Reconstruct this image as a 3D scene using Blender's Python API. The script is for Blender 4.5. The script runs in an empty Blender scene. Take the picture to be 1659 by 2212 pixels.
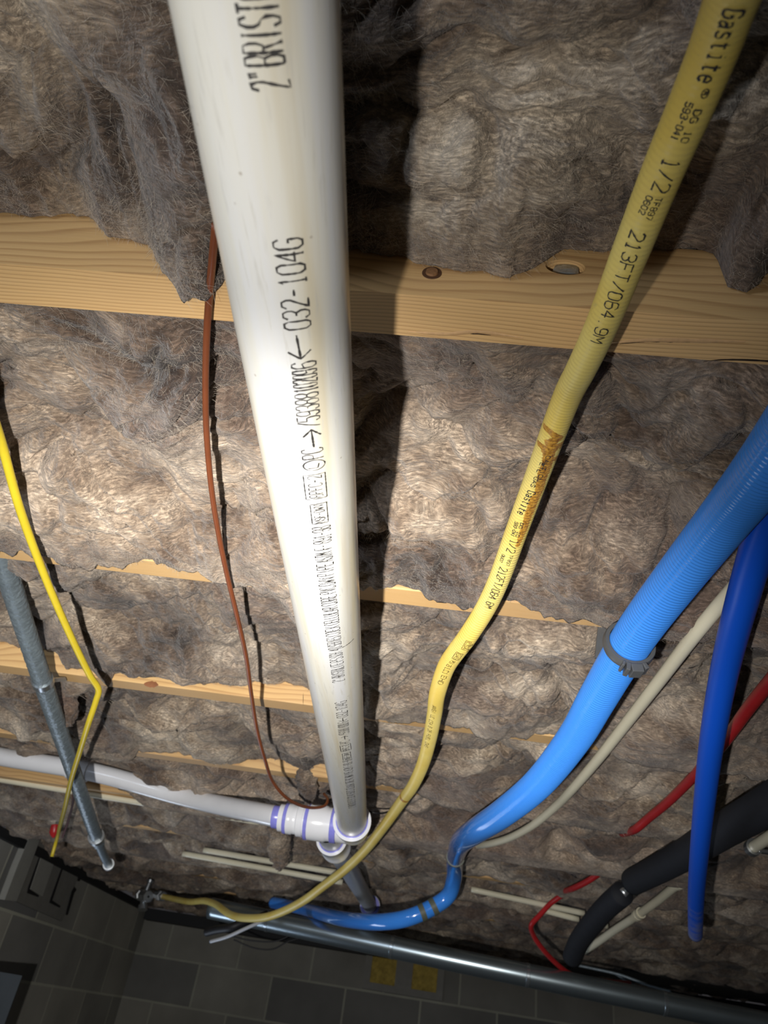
import bpy, bmesh, math, random
import numpy as np
from mathutils import Vector, Matrix
random.seed(7); rng = np.random.RandomState(11)
SC = bpy.context.scene
C = SC.collection

# ------------------------------------------------------------------ camera
CAM = np.array([0.0, 0.0, 1.684])
H = 2.0996                                   # underside of the joists
FPX, PITCH, ROLL, YAW = 1540.17, 0.627427, 0.168052, -0.110232
_f = np.array([math.sin(YAW)*math.cos(PITCH), math.cos(YAW)*math.cos(PITCH), math.sin(PITCH)])
_r = np.array([math.cos(YAW), -math.sin(YAW), 0.0]); _u = np.cross(_r, _f)
CR = _r*math.cos(ROLL) + _u*math.sin(ROLL); CU = -_r*math.sin(ROLL) + _u*math.cos(ROLL); CF = _f
cam = bpy.data.cameras.new('camera'); camo = bpy.data.objects.new('camera', cam); C.objects.link(camo)
camo.matrix_world = Matrix(((CR[0], CU[0], -CF[0], CAM[0]), (CR[1], CU[1], -CF[1], CAM[1]), (CR[2], CU[2], -CF[2], CAM[2]), (0, 0, 0, 1)))
cam.sensor_fit = 'HORIZONTAL'; cam.sensor_width = 7.3; cam.lens = FPX/1659*7.3
cam.clip_start = 0.02; cam.clip_end = 50
cam.dof.use_dof = True; cam.dof.focus_distance = 0.62; cam.dof.aperture_fstop = 3.4
SC.camera = camo

# ------------------------------------------------------------------ world and lights
w = bpy.data.worlds.new('world'); SC.world = w; w.use_nodes = True
w.node_tree.nodes['Background'].inputs[0].default_value = (0.9, 0.85, 0.9, 1)
w.node_tree.nodes['Background'].inputs[1].default_value = 0.035
SC.view_settings.view_transform = 'Standard'; SC.view_settings.look = 'None'
SC.view_settings.gamma = 1.0; SC.view_settings.exposure = 0.0
def light(name, kind, loc, aim, energy, color, **k):
    l = bpy.data.lights.new(name, kind); l.energy = energy; l.color = color
    for a, b in k.items(): setattr(l, a, b)
    o = bpy.data.objects.new(name, l); C.objects.link(o); o.location = loc
    d = Vector(aim) - Vector(loc); o.rotation_euler = d.to_track_quat('-Z', 'Y').to_euler()
    return o
light('side_window_glow', 'AREA', (-1.10, 2.65, 1.04), (0.10, 0.8, 2.0), 4.5, (0.72, 0.83, 1.0), shape='RECTANGLE', size=0.3, size_y=0.75)
LP = CAM + np.array([-0.09, 0.0, -0.095])
light('flashlight_beam', 'SPOT', LP, (-0.40, 2.1, 2.12), 70, (1.0, 0.97, 0.93), spot_size=math.radians(94), spot_blend=1.0, shadow_soft_size=0.007)
light('flashlight_spill', 'SPOT', LP, (-0.50, 0.85, 2.3), 8.2, (1.0, 0.97, 0.93), spot_size=math.radians(130), spot_blend=1.0, shadow_soft_size=0.007)
light('basement_lamp', 'AREA', (-1.25, -0.7, 1.75), (0.0, 0.9, 1.95), 6, (0.72, 0.83, 1.0), shape='RECTANGLE', size=0.5, size_y=0.25)

# ------------------------------------------------------------------ pixel helpers (real distances, fitted to the room)
def ray(p):
    v = CR*(p[0]-829.5)/FPX - CU*(p[1]-1106)/FPX + CF
    return v/np.linalg.norm(v)
def at(px, py, d): return CAM + ray((px, py))*d
def at_z(px, py, z):
    v = ray((px, py)); return CAM + v*(z-CAM[2])/v[2]
def at_y(px, py, y):
    v = ray((px, py)); return CAM + v*(y-CAM[1])/v[1]
def proj(P):
    q = np.asarray(P)-CAM; z = q@CF
    return np.stack([829.5+FPX*(q@CR)/z, 1106-FPX*(q@CU)/z], -1)

# ------------------------------------------------------------------ object helpers
def tag(o, label=None, cat=None, group=None, kind=None):
    if label: o['label'] = label
    if cat: o['category'] = cat
    if group: o['group'] = group
    if kind: o['kind'] = kind
    return o
def empty(name, loc, label, cat, group=None):
    o = bpy.data.objects.new(name, None); C.objects.link(o); o.location = Vector(loc); o.empty_display_size = .02
    return tag(o, label, cat, group)
def npmesh(name, V, Fq, mat=None, parent=None, smooth=True, mats=None, mi=None):
    me = bpy.data.meshes.new(name)
    if isinstance(Fq, np.ndarray):
        V = np.asarray(V, np.float32); n = Fq.shape[1]
        me.vertices.add(len(V)); me.vertices.foreach_set('co', V.ravel())
        me.loops.add(Fq.size); me.loops.foreach_set('vertex_index', Fq.ravel().astype(np.int32))
        me.polygons.add(len(Fq)); me.polygons.foreach_set('loop_start', np.arange(0, Fq.size, n, dtype=np.int32))
        me.update(calc_edges=True)
    else:
        me.from_pydata([tuple(map(float, v)) for v in V], [], Fq); me.update()
    if mi is not None: me.polygons.foreach_set('material_index', np.asarray(mi, np.int32))
    me.polygons.foreach_set('use_smooth', np.full(len(me.polygons), smooth))
    for m in (mats or [mat]):
        if m: me.materials.append(m)
    me.validate()
    o = bpy.data.objects.new(name, me); C.objects.link(o)
    if parent is not None:
        o.parent = parent; o.location = -parent.location if parent.parent is None else (0, 0, 0)
        if parent.parent is not None and parent.type == 'MESH': pass
    return o
def fix(o): return o
def under(o, parent):
    """parent keeping the world position"""
    o.parent = parent
    t = Vector((0, 0, 0)); q = parent
    while q is not None: t += q.location; q = q.parent
    o.location = -t
    return o
class MB:
    def __init__(s): s.V = []; s.F = []
    def box(s, c, e, R=None):
        c = np.array(c, float); e = np.array(e, float)/2; R = np.eye(3) if R is None else R
        b = len(s.V)
        for x in (-1, 1):
            for y in (-1, 1):
                for z in (-1, 1): s.V.append(c + R@(e*np.array([x, y, z])))
        for f in ((0,1,3,2),(4,6,7,5),(0,4,5,1),(2,3,7,6),(0,2,6,4),(1,5,7,3)): s.F.append([b+i for i in f])
    def lathe(s, p, d, prof, n=40, a0=0, a1=2*math.pi):
        """prof: list of (distance along d, radius)"""
        p = np.array(p, float); d = np.array(d, float); d /= np.linalg.norm(d)
        t = np.array([0, 0, 1.]) if abs(d[2]) < .9 else np.array([1., 0, 0])
        a = np.cross(d, t); a /= np.linalg.norm(a); c = np.cross(d, a)
        b = len(s.V); m = n
        for (l, r) in prof:
            for i in range(m):
                t = 2*math.pi*i/m; s.V.append(p + d*l + (a*math.cos(t)+c*math.sin(t))*r)
        for k in range(len(prof)-1):
            for i in range(m):
                j = (i+1) % m; s.F.append([b+k*m+i, b+k*m+j, b+(k+1)*m+j, b+(k+1)*m+i])
    def add(s, V, F):
        b = len(s.V); s.V += list(V); s.F += [[b+i for i in f] for f in F]
    def build(s, name, mat, parent=None, smooth=False, bevel=0):
        o = npmesh(name, s.V, s.F, mat, None, smooth)
        bm = bmesh.new(); bm.from_mesh(o.data); bmesh.ops.recalc_face_normals(bm, faces=bm.faces); bm.to_mesh(o.data); bm.free()
        if bevel:
            m = o.modifiers.new('bevel', 'BEVEL'); m.width = bevel; m.segments = 2; m.limit_method = 'ANGLE'
        if smooth:
            try: o.data.set_sharp_from_angle(angle=math.radians(40))
            except Exception: pass
        if parent is not None: under(o, parent)
        return o

class Path:
    """smooth space curve with a frame that faces the given view point"""
    def __init__(s, pts, step=0.004, smooth=True):
        P = np.array(pts, float)
        if smooth and len(P) > 2:
            Q = np.vstack([2*P[0]-P[1], P, 2*P[-1]-P[-2]]); out = []
            for i in range(1, len(Q)-2):
                p0, p1, p2, p3 = Q[i-1:i+3]
                t0 = 0; t1 = t0+np.linalg.norm(p1-p0)**.5; t2 = t1+np.linalg.norm(p2-p1)**.5; t3 = t2+np.linalg.norm(p3-p2)**.5
                for t in np.linspace(t1, t2, 24, endpoint=False):
                    A1 = (t1-t)/(t1-t0)*p0+(t-t0)/(t1-t0)*p1; A2 = (t2-t)/(t2-t1)*p1+(t-t1)/(t2-t1)*p2; A3 = (t3-t)/(t3-t2)*p2+(t-t2)/(t3-t2)*p3
                    B1 = (t2-t)/(t2-t0)*A1+(t-t0)/(t2-t0)*A2; B2 = (t3-t)/(t3-t1)*A2+(t-t1)/(t3-t1)*A3
                    out.append((t2-t)/(t2-t1)*B1+(t-t1)/(t2-t1)*B2)
            out.append(P[-1]); P = np.array(out)
            for _ in range(3): P[1:-1] = (P[:-2]+2*P[1:-1]+P[2:])/4
        d = np.r_[0, np.cumsum(np.linalg.norm(np.diff(P, axis=0), axis=1))]
        s.L = d[-1]; n = max(2, int(s.L/step)+1); s.s = np.linspace(0, s.L, n)
        s.P = np.stack([np.interp(s.s, d, P[:, k]) for k in range(3)], 1)
        T = np.gradient(s.P, s.s, axis=0); s.T = T/np.linalg.norm(T, axis=1)[:, None]
        V = CAM - s.P; N = V - (V*s.T).sum(1)[:, None]*s.T
        N = N/np.linalg.norm(N, axis=1)[:, None]
        # parallel transport from the near end, so that the tube is not twisted
        M = [N[0]]
        for i in range(1, n):
            m = M[-1]-(M[-1]@s.T[i])*s.T[i]; M.append(m/np.linalg.norm(m))
        s.N = np.array(M); s.B = np.cross(s.T, s.N); s.VN = N; s.VB = np.cross(s.T, N)
    def at(s, u):
        return [np.stack([np.interp(u, s.s, A[:, k]) for k in range(3)], -1) for A in (s.P, s.T, s.VN, s.VB)]
def tube(name, path, r, mat, parent=None, n=28, rad=None, cap=True, disp=None):
    m = len(path.s); R = np.full(m, r) if rad is None else rad(path.s)
    a = np.linspace(0, 2*math.pi, n, endpoint=False)
    RR = R[:, None]*np.ones(n)[None]
    if disp is not None: RR = RR + disp(path.s[:, None], a[None, :])
    V = path.P[:, None]+RR[..., None]*(np.cos(a)[None, :, None]*path.N[:, None]+np.sin(a)[None, :, None]*path.B[:, None])
    V = V.reshape(-1, 3); i = np.arange(m-1)[:, None]*n; j = np.arange(n)[None]
    F = np.stack([i+j, i+(j+1) % n, i+n+(j+1) % n, i+n+j], -1).reshape(-1, 4)
    if cap:
        V = np.vstack([V, path.P[0], path.P[-1]]); k = len(V)
        j = np.arange(n); j2 = (j+1) % n
        F = np.vstack([F, np.stack([j2, j, np.full(n, k-2), np.full(n, k-2)], -1)[:0]])
        tri = [[int(b), int(c), k-2] for b, c in zip(j2, j)] + [[(m-1)*n+int(b), (m-1)*n+int(c), k-1] for b, c in zip(j, j2)]
        # caps as thin quads toward the centre
        V2 = []; 
        c0 = path.P[0]; c1 = path.P[-1]
        inner0 = c0 + (V[:n]-c0)*.02; inner1 = c1+(V[(m-1)*n:m*n]-c1)*.02
        V = np.vstack([V[:-2], inner0, inner1]); b0 = m*n; b1 = b0+n
        F = np.vstack([F, np.stack([j2, j, b0+j, b0+j2], -1), np.stack([(m-1)*n+j, (m-1)*n+j2, b1+j2, b1+j], -1)])
    o = npmesh(name, V, F, mat)
    if parent is not None: under(o, parent)
    return o

# ------------------------------------------------------------------ noise
def _h(ix, iy, seed):
    h = (ix.astype(np.int64)*374761393 + iy.astype(np.int64)*668265263 + seed*1274126177) & 0xffffffff
    h = ((h ^ (h >> 13))*1103515245) & 0xffffffff
    return (h ^ (h >> 16)) & 0xffff
def perlin(x, y, seed=0):
    x = np.asarray(x, float); y = np.asarray(y, float)
    ix = np.floor(x); iy = np.floor(y); fx = x-ix; fy = y-iy; ix = ix.astype(int); iy = iy.astype(int)
    def g(dx, dy):
        a = _h(ix+dx, iy+dy, seed)*(2*math.pi/65536); return np.cos(a)*(fx-dx)+np.sin(a)*(fy-dy)
    u = fx*fx*fx*(fx*(fx*6-15)+10); v = fy*fy*fy*(fy*(fy*6-15)+10)
    a = g(0, 0)*(1-u)+g(1, 0)*u; b = g(0, 1)*(1-u)+g(1, 1)*u
    return (a*(1-v)+b*v)*1.5
def fbm(x, y, seed=0, o=3):
    r = 0; a = 1
    for k in range(o): r = r + a*perlin(x*2**k, y*2**k, seed+k*17); a *= .5
    return r

# ------------------------------------------------------------------ materials
class NT:
    def __init__(s, name):
        s.m = bpy.data.materials.new(name); s.m.use_nodes = True; s.t = s.m.node_tree; s.N = s.t.nodes; s.L = s.t.links
        s.b = s.N['Principled BSDF']
    def n(s, typ, **k):
        o = s.N.new(typ)
        for a, b in k.items():
            if a.startswith('_'): setattr(o, a[1:], b)
        for a, b in k.items():
            if not a.startswith('_'):
                key = int(a[1:]) if a[0] == 'i' and a[1:].isdigit() else a
                if isinstance(b, bpy.types.NodeSocket): s.L.new(b, o.inputs[key])
                else: o.inputs[key].default_value = b
        return o
    def ramp(s, fac, stops, interp='LINEAR'):
        r = s.N.new('ShaderNodeValToRGB'); r.color_ramp.interpolation = interp
        e = r.color_ramp.elements
        while len(e) < len(stops): e.new(.5)
        for q, (p, c) in zip(e, stops): q.position = p; q.color = (*c, 1) if len(c) == 3 else c
        s.L.new(fac, r.inputs[0]); return r.outputs[0]
    def coord(s, scale=(1, 1, 1), which='Object', rot=(0, 0, 0), loc=None):
        tc = s.N.new('ShaderNodeTexCoord'); mp = s.N.new('ShaderNodeMapping')
        mp.inputs['Scale'].default_value = scale; mp.inputs['Rotation'].default_value = rot
        if loc: mp.inputs['Location'].default_value = loc
        s.L.new(tc.outputs[which], mp.inputs[0]); return mp.outputs[0]
    def math(s, op, a, b=0., c=None, clamp=False):
        o = s.N.new('ShaderNodeMath'); o.operation = op; o.use_clamp = clamp
        for i, v in enumerate((a, b) if c is None else (a, b, c)):
            if isinstance(v, bpy.types.NodeSocket): s.L.new(v, o.inputs[i])
            else: o.inputs[i].default_value = v
        return o.outputs[0]
    def vmath(s, op, a, b):
        o = s.N.new('ShaderNodeVectorMath'); o.operation = op
        for i, v in enumerate((a, b)):
            if isinstance(v, bpy.types.NodeSocket): s.L.new(v, o.inputs['Scale' if (op == 'SCALE' and i) else i])
            elif op == 'SCALE' and i: o.inputs['Scale'].default_value = v
            else: o.inputs[i].default_value = v
        return o.outputs[0]
    def mix(s, f, a, b, typ='MIX'):
        o = s.N.new('ShaderNodeMix'); o.data_type = 'RGBA'; o.blend_type = typ
        for k, v in ((0, f), (6, a), (7, b)):
            if isinstance(v, bpy.types.NodeSocket): s.L.new(v, o.inputs[k])
            else: o.inputs[k].default_value = v if k == 0 else (*v, 1)
        return o.outputs[2]
    def bump(s, h, strength, dist, nrm=None):
        o = s.n('ShaderNodeBump', Height=h, Strength=strength, Distance=dist)
        if nrm is not None: s.L.new(nrm, o.inputs['Normal'])
        s.L.new(o.outputs[0], s.b.inputs['Normal']); return o.outputs[0]
    def col(s, c):
        if isinstance(c, bpy.types.NodeSocket): s.L.new(c, s.b.inputs['Base Color'])
        else: s.b.inputs['Base Color'].default_value = (*c, 1)
    def set(s, **k):
        for a, b in k.items():
            a = a.replace('_', ' ')
            if isinstance(b, bpy.types.NodeSocket): s.L.new(b, s.b.inputs[a])
            else: s.b.inputs[a].default_value = b
def plain(name, col, rough=.5, metal=0, var=.12, scale=30, bump=0, bs=200, spec=.5, coat=0):
    t = NT(name); nz = t.n('ShaderNodeTexNoise', Vector=t.coord(), Scale=scale, Detail=5.0, Roughness=.6)
    f = t.math('MULTIPLY_ADD', nz.outputs[0], 2*var, 1-var)
    t.col(t.mix(1.0, col, t.n('ShaderNodeCombineColor', i0=f, i1=f, i2=f).outputs[0], 'MULTIPLY'))
    t.set(Roughness=rough, Metallic=metal); t.b.inputs['Specular IOR Level'].default_value = spec
    t.b.inputs['Coat Weight'].default_value = coat
    if bump:
        n2 = t.n('ShaderNodeTexNoise', Vector=t.coord(), Scale=bs, Detail=4.0); t.bump(n2.outputs[0], .6, bump)
    return t.m

def m_fluff(name, seed, tint=(1, 1, 1)):
    t = NT(name); P = t.coord(loc=(seed*3.1, seed*1.7, 0))
    wl = t.n('ShaderNodeTexNoise', Vector=P, Scale=6.0, Detail=2.0)
    wv = t.vmath('SCALE', t.vmath('SUBTRACT', wl.outputs[1], (.5, .5, .5)), .085)
    w2 = t.n('ShaderNodeTexNoise', Vector=P, Scale=26.0, Detail=2.0)
    w2v = t.vmath('SCALE', t.vmath('SUBTRACT', w2.outputs[1], (.5, .5, .5)), .016)
    Q = t.vmath('ADD', t.vmath('ADD', P, wv), w2v)
    def streak(rot, sc):
        st = t.n('ShaderNodeMapping', Vector=Q); st.inputs['Scale'].default_value = sc; st.inputs['Rotation'].default_value = (0, 0, rot)
        return t.n('ShaderNodeTexNoise', Vector=st.outputs[0], Scale=1.0, Detail=4.0, Roughness=.6).outputs[0]
    f1 = streak(.35, (110, 620, 300)); f2 = streak(-.8, (110, 560, 300)); f3 = streak(1.7, (130, 520, 300))
    sel = t.n('ShaderNodeTexNoise', Vector=P, Scale=22.0, Detail=3.0)
    sel2 = t.n('ShaderNodeTexNoise', Vector=P, Scale=15.0, Detail=3.0)
    F = t.mix(t.ramp(sel.outputs[0], [(.40, (0, 0, 0)), (.60, (1, 1, 1))]), f1, f2)
    F = t.mix(t.ramp(sel2.outputs[0], [(.50, (0, 0, 0)), (.62, (1, 1, 1))]), F, f3)
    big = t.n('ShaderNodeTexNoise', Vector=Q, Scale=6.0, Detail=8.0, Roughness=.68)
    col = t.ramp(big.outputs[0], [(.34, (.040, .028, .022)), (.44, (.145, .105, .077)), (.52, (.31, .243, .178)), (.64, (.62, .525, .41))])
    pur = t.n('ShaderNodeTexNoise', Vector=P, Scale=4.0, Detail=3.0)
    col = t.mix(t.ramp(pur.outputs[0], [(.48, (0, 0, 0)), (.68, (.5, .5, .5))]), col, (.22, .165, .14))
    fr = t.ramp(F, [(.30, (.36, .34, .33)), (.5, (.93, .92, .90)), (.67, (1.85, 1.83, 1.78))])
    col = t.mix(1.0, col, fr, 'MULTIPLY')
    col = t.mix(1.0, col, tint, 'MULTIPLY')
    t.col(col); t.set(Roughness=.95); t.b.inputs['Specular IOR Level'].default_value = .12
    t.b.inputs['Sheen Weight'].default_value = .3; t.b.inputs['Sheen Roughness'].default_value = .5
    med = t.n('ShaderNodeTexNoise', Vector=Q, Scale=55.0, Detail=6.0, Roughness=.72)
    hh = t.math('MULTIPLY_ADD', F, .22, t.math('MULTIPLY', med.outputs[0], 1.2))
    t.bump(hh, 1.0, .0060)
    return t.m
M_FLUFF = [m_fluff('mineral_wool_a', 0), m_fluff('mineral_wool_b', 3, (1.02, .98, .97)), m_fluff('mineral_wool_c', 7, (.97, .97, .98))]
M_FIB = plain('wool_fibre', (.60, .52, .42), .7, var=.5, scale=40, spec=.4)

def m_wood():
    t = NT('spruce')
    oi = t.N.new('ShaderNodeObjectInfo')
    P = t.vmath('ADD', t.coord(), t.vmath('SCALE', t.n('ShaderNodeCombineXYZ', X=oi.outputs['Random'], Y=0.0, Z=0.0).outputs[0], 17.0))
    wn = t.n('ShaderNodeMapping', Vector=P); wn.inputs['Scale'].default_value = (3.2, 9, 9)
    w = t.n('ShaderNodeTexNoise', Vector=wn.outputs[0], Scale=1.0, Detail=2.0)
    sep = t.n('ShaderNodeSeparateXYZ', Vector=P)
    rr = t.math('ADD', t.math('MULTIPLY', sep.outputs[2], 1.0), t.math('MULTIPLY', sep.outputs[1], 3.2))
    ph = t.math('ADD', t.math('MULTIPLY', rr, 95.0), t.math('MULTIPLY', w.outputs[0], 9.0))
    band = t.math('FRACT', ph)
    ring = t.ramp(band, [(0, (.0, .0, .0)), (.55, (.25, .25, .25)), (.86, (1, 1, 1)), (.96, (.5, .5, .5)), (1, (0, 0, 0))])
    fm = t.n('ShaderNodeMapping', Vector=P); fm.inputs['Scale'].default_value = (18, 900, 900)
    fine = t.n('ShaderNodeTexNoise', Vector=fm.outputs[0], Scale=1.0, Detail=3.0)
    c = t.mix(ring, (.80, .51, .21), (.52, .28, .10))
    c = t.mix(t.math('MULTIPLY', fine.outputs[0], .35), c, (.86, .62, .34))
    big = t.n('ShaderNodeTexNoise', Vector=P, Scale=3.0, Detail=4.0)
    c = t.mix(t.ramp(big.outputs[0], [(.4, (0, 0, 0)), (.7, (.5, .5, .5))]), c, (.55, .33, .17))
    t.col(c); t.set(Roughness=.62)
    t.bump(t.math('ADD', fine.outputs[0], t.math('MULTIPLY', band, .5)), .35, .0006)
    return t.m
M_WOOD = m_wood()
M_OSB = plain('subfloor_board', (.30, .19, .09), .8, var=.4, scale=25)
M_KNOT = plain('dark_knot', (.10, .045, .02), .7, var=.6, scale=300)
M_SPLIT = plain('split_wood', (.025, .012, .006), .9)
M_RAISED = plain('lifted_grain', (.62, .38, .18), .7, var=.3, scale=200)

def m_pvc():
    t = NT('aged_white_pvc'); P = t.coord()
    st = t.n('ShaderNodeMapping', Vector=P); st.inputs['Scale'].default_value = (60, 1.6, 60)
    n1 = t.n('ShaderNodeTexNoise', Vector=st.outputs[0], Scale=1.0, Detail=4.0)
    c = t.ramp(n1.outputs[0], [(.35, (.70, .70, .69)), (.52, (.70, .68, .60)), (.68, (.63, .57, .43))])
    sc = t.n('ShaderNodeMapping', Vector=P); sc.inputs['Scale'].default_value = (400, 30, 400); sc.inputs['Rotation'].default_value = (.3, .2, .5)
    n2 = t.n('ShaderNodeTexNoise', Vector=sc.outputs[0], Scale=1.0, Detail=6.0)
    c = t.mix(t.ramp(n2.outputs[0], [(.60, (0, 0, 0)), (.70, (.5, .5, .5))]), c, (.55, .53, .47))
    n3 = t.n('ShaderNodeTexVoronoi', Vector=P, Scale=70.0)
    c = t.mix(t.ramp(n3.outputs[0], [(.03, (.7, .7, .7)), (.07, (0, 0, 0))]), c, (.35, .30, .24))
    t.col(c); t.set(Roughness=.27); t.b.inputs['Specular IOR Level'].default_value = .55
    t.b.inputs['Subsurface Weight'].default_value = .0
    t.bump(n2.outputs[0], .15, .0003)
    return t.m
M_PVC = m_pvc()
M_FIT = plain('white_fitting_plastic', (.90, .91, .94), .18, var=.04, spec=.6)
M_PRIMER = plain('purple_primer', (.27, .27, .78), .25, var=.25, scale=90)
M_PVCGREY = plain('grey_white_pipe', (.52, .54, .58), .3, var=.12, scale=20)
M_INK = plain('black_ink', (.035, .032, .03), .6, var=.3, scale=400)
M_INKB = plain('faded_brown_ink', (.17, .12, .03), .6, var=.3, scale=400)

def m_gas():
    t = NT('yellow_gas_jacket')
    a = t.n('ShaderNodeAttribute', _attribute_name='stain').outputs['Fac']
    P = t.coord(); n1 = t.n('ShaderNodeTexNoise', Vector=P, Scale=60.0, Detail=6.0, Roughness=.7)
    n0 = t.n('ShaderNodeTexNoise', Vector=P, Scale=14.0, Detail=3.0)
    c = t.ramp(n0.outputs[0], [(.35, (.80, .60, .13)), (.6, (.84, .68, .20))])
    c = t.mix(t.ramp(n1.outputs[0], [(.62, (0, 0, 0)), (.74, (.6, .6, .6))]), c, (.48, .40, .16))
    n2 = t.n('ShaderNodeTexVoronoi', Vector=P, Scale=260.0)
    c = t.mix(t.ramp(n2.outputs[0], [(.06, (.35, .35, .35)), (.14, (0, 0, 0))]), c, (.30, .24, .07))
    n3 = t.n('ShaderNodeTexNoise', Vector=P, Scale=320.0, Detail=5.0, Roughness=.7)
    e = t.math('ADD', a, t.math('MULTIPLY', t.math('SUBTRACT', n3.outputs[0], .5), .7))
    m = t.ramp(e, [(.46, (0, 0, 0)), (.53, (1, 1, 1))])
    sc = t.ramp(n3.outputs[0], [(.35, (.22, .085, .012)), (.6, (.62, .33, .05))])
    t.col(t.mix(m, c, sc)); t.set(Roughness=.42)
    return t.m
M_GAS = m_gas()
M_BLUE = plain('light_blue_plastic', (.06, .315, 1.0), .16, var=.05, scale=15, spec=.6, coat=.5)
M_DKBLUE = plain('dark_blue_pipe', (.006, .085, .62), .30, var=.15, scale=12, spec=.5)
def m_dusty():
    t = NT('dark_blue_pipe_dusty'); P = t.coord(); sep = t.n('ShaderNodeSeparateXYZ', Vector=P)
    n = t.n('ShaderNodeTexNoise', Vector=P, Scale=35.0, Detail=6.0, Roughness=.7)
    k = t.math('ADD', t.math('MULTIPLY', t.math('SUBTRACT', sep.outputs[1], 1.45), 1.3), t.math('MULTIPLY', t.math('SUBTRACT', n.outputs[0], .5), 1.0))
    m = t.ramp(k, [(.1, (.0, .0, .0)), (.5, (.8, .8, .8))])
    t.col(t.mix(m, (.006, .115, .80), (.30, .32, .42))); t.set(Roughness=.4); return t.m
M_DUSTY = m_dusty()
M_CREAM = plain('cream_cpvc', (.84, .79, .60), .33, var=.12, scale=12)
M_RED = plain('red_pex', (.50, .022, .025), .33, var=.3, scale=25)
M_FOAM = plain('black_foam_sleeve', (.012, .014, .02), .75, var=.3, scale=60, bump=.0006, bs=900)
M_GALV = plain('weathered_galvanised', (.23, .28, .31), .42, metal=.35, var=.45, scale=60, bump=.0022, bs=170)
M_GALVN = plain('zinc', (.55, .58, .60), .3, metal=.9, var=.2, scale=60)
M_DUCT = plain('dark_steel_duct', (.42, .50, .54), .30, metal=.9, var=.12, scale=8)
M_DUCTJ = plain('duct_band', (.55, .62, .66), .25, metal=.9, var=.2, scale=30)
M_CABLEY = plain('yellow_cable_jacket', (.80, .62, .035), .38, var=.15, scale=40)
M_WIRE = plain('brown_wire_jacket', (.21, .060, .022), .38, var=.25, scale=40)
M_CLAMP = plain('grey_clamp_plastic', (.105, .11, .115), .42, var=.2, scale=50)
M_TAPE = plain('olive_tape', (.13, .14, .10), .5)
M_BLACK = plain('black_rubber', (.012, .012, .014), .55)
M_FOIL = plain('crinkled_silver', (.48, .52, .54), .35, metal=.6, var=.3, scale=200, bump=.003, bs=260)
M_YWOOL = plain('yellow_glass_wool', (.42, .31, .07), .95, var=.75, scale=28, bump=.01, bs=70)
M_CONC = plain('concrete_block', (.23, .225, .205), .9, var=.2, scale=30, bump=.002, bs=160)
M_CONCL = plain('pale_concrete_block', (.36, .36, .33), .9, var=.12, scale=20, bump=.002, bs=160)
M_SHEET = plain('grey_blue_sheet_metal', (.045, .055, .065), .5, metal=0, var=.2, scale=12)

def m_block(name, horiz, off=(0, 0), g=1.0):
    t = NT(name); tc = t.N.new('ShaderNodeTexCoord'); s = t.n('ShaderNodeSeparateXYZ', Vector=tc.outputs['Object'])
    v = t.n('ShaderNodeCombineXYZ', X=t.math('ADD', s.outputs[horiz], off[0]), Y=t.math('ADD', s.outputs[2], off[1]), Z=0.0).outputs[0]
    br = t.n('ShaderNodeTexBrick', Vector=v, Color1=(.13*g, .13*g, .13*g, 1), Color2=(.29*g, .28*g, .245*g, 1), Mortar=(.33*g, .33*g, .28*g, 1), Scale=1.0)
    br.inputs['Mortar Size'].default_value = .006; br.inputs['Mortar Smooth'].default_value = .2; br.inputs['Bias'].default_value = -.1
    br.inputs['Brick Width'].default_value = .4064; br.inputs['Row Height'].default_value = .2032
    n = t.n('ShaderNodeTexNoise', Vector=tc.outputs['Object'], Scale=4.0, Detail=6.0)
    f = t.math('MULTIPLY_ADD', n.outputs[0], .8, .6)
    t.col(t.mix(1.0, br.outputs[0], t.n('ShaderNodeCombineColor', i0=f, i1=f, i2=t.math('MULTIPLY', f, .97)).outputs[0], 'MULTIPLY'))
    t.set(Roughness=.92)
    n2 = t.n('ShaderNodeTexNoise', Vector=tc.outputs['Object'], Scale=150.0, Detail=4.0)
    t.bump(t.math('ADD', t.math('MULTIPLY', br.outputs[1], .8), t.math('MULTIPLY', n2.outputs[0], .25)), .5, .005)
    return t.m

# ------------------------------------------------------------------ the room
XL, XR, YB, YF = -1.47, 2.9, -1.3, 4.62
def slab(name, c, e, mat):
    m = MB(); m.box(c, e); return tag(m.build(name, mat), kind='structure')
slab('ceiling', ((XL+XR)/2, (YB+YF)/2, H+.245), (XR-XL+.4, YF-YB+.4, .018), M_OSB)
slab('floor', ((XL+XR)/2, (YB+YF)/2, -.05), (XR-XL+.4, YF-YB+.4, .1), M_CONC)
ZT = H-.015
slab('wall_left', (XL-.1, (YB+YF)/2, (ZT)/2), (.2, YF-YB, ZT), m_block('block_wall_left', 1, (.0, -.038), 1.7))  # block colour lightened in place of the stronger light on this wall
slab('wall_far', ((XL+XR)/2, YF+.1, (ZT)/2), (XR-XL+.4, .2, ZT), m_block('block_wall_far', 0, (.08, -.038)))
slab('wall_right', (XR+.1, (YB+YF)/2, (ZT)/2), (.2, YF-YB, ZT), m_block('block_wall_right', 1))
slab('wall_near', ((XL+XR)/2, YB-.1, (ZT)/2), (XR-XL+.4, .2, ZT), m_block('block_wall_near', 0))

M_GAPSHADE = plain('painted_gap_shade', (.014, .015, .017), .7)  # near-black colour stands in for shade in the gaps at the wall tops
slab('shade_strip_1', ((XL+XR)/2, YF-.04, H-.045), (XR-XL-.03, .08, .055), M_GAPSHADE)
slab('shade_strip_3', (1.85, 4.27, H-.0075), (2.0, .5, .012), M_GAPSHADE)  # added board, black in place of the shadowed gap above the duct
slab('shade_strip_2', (XL+.012, (YB+YF)/2, H-.022), (.024, YF-YB-.2, .030), M_GAPSHADE)
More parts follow.
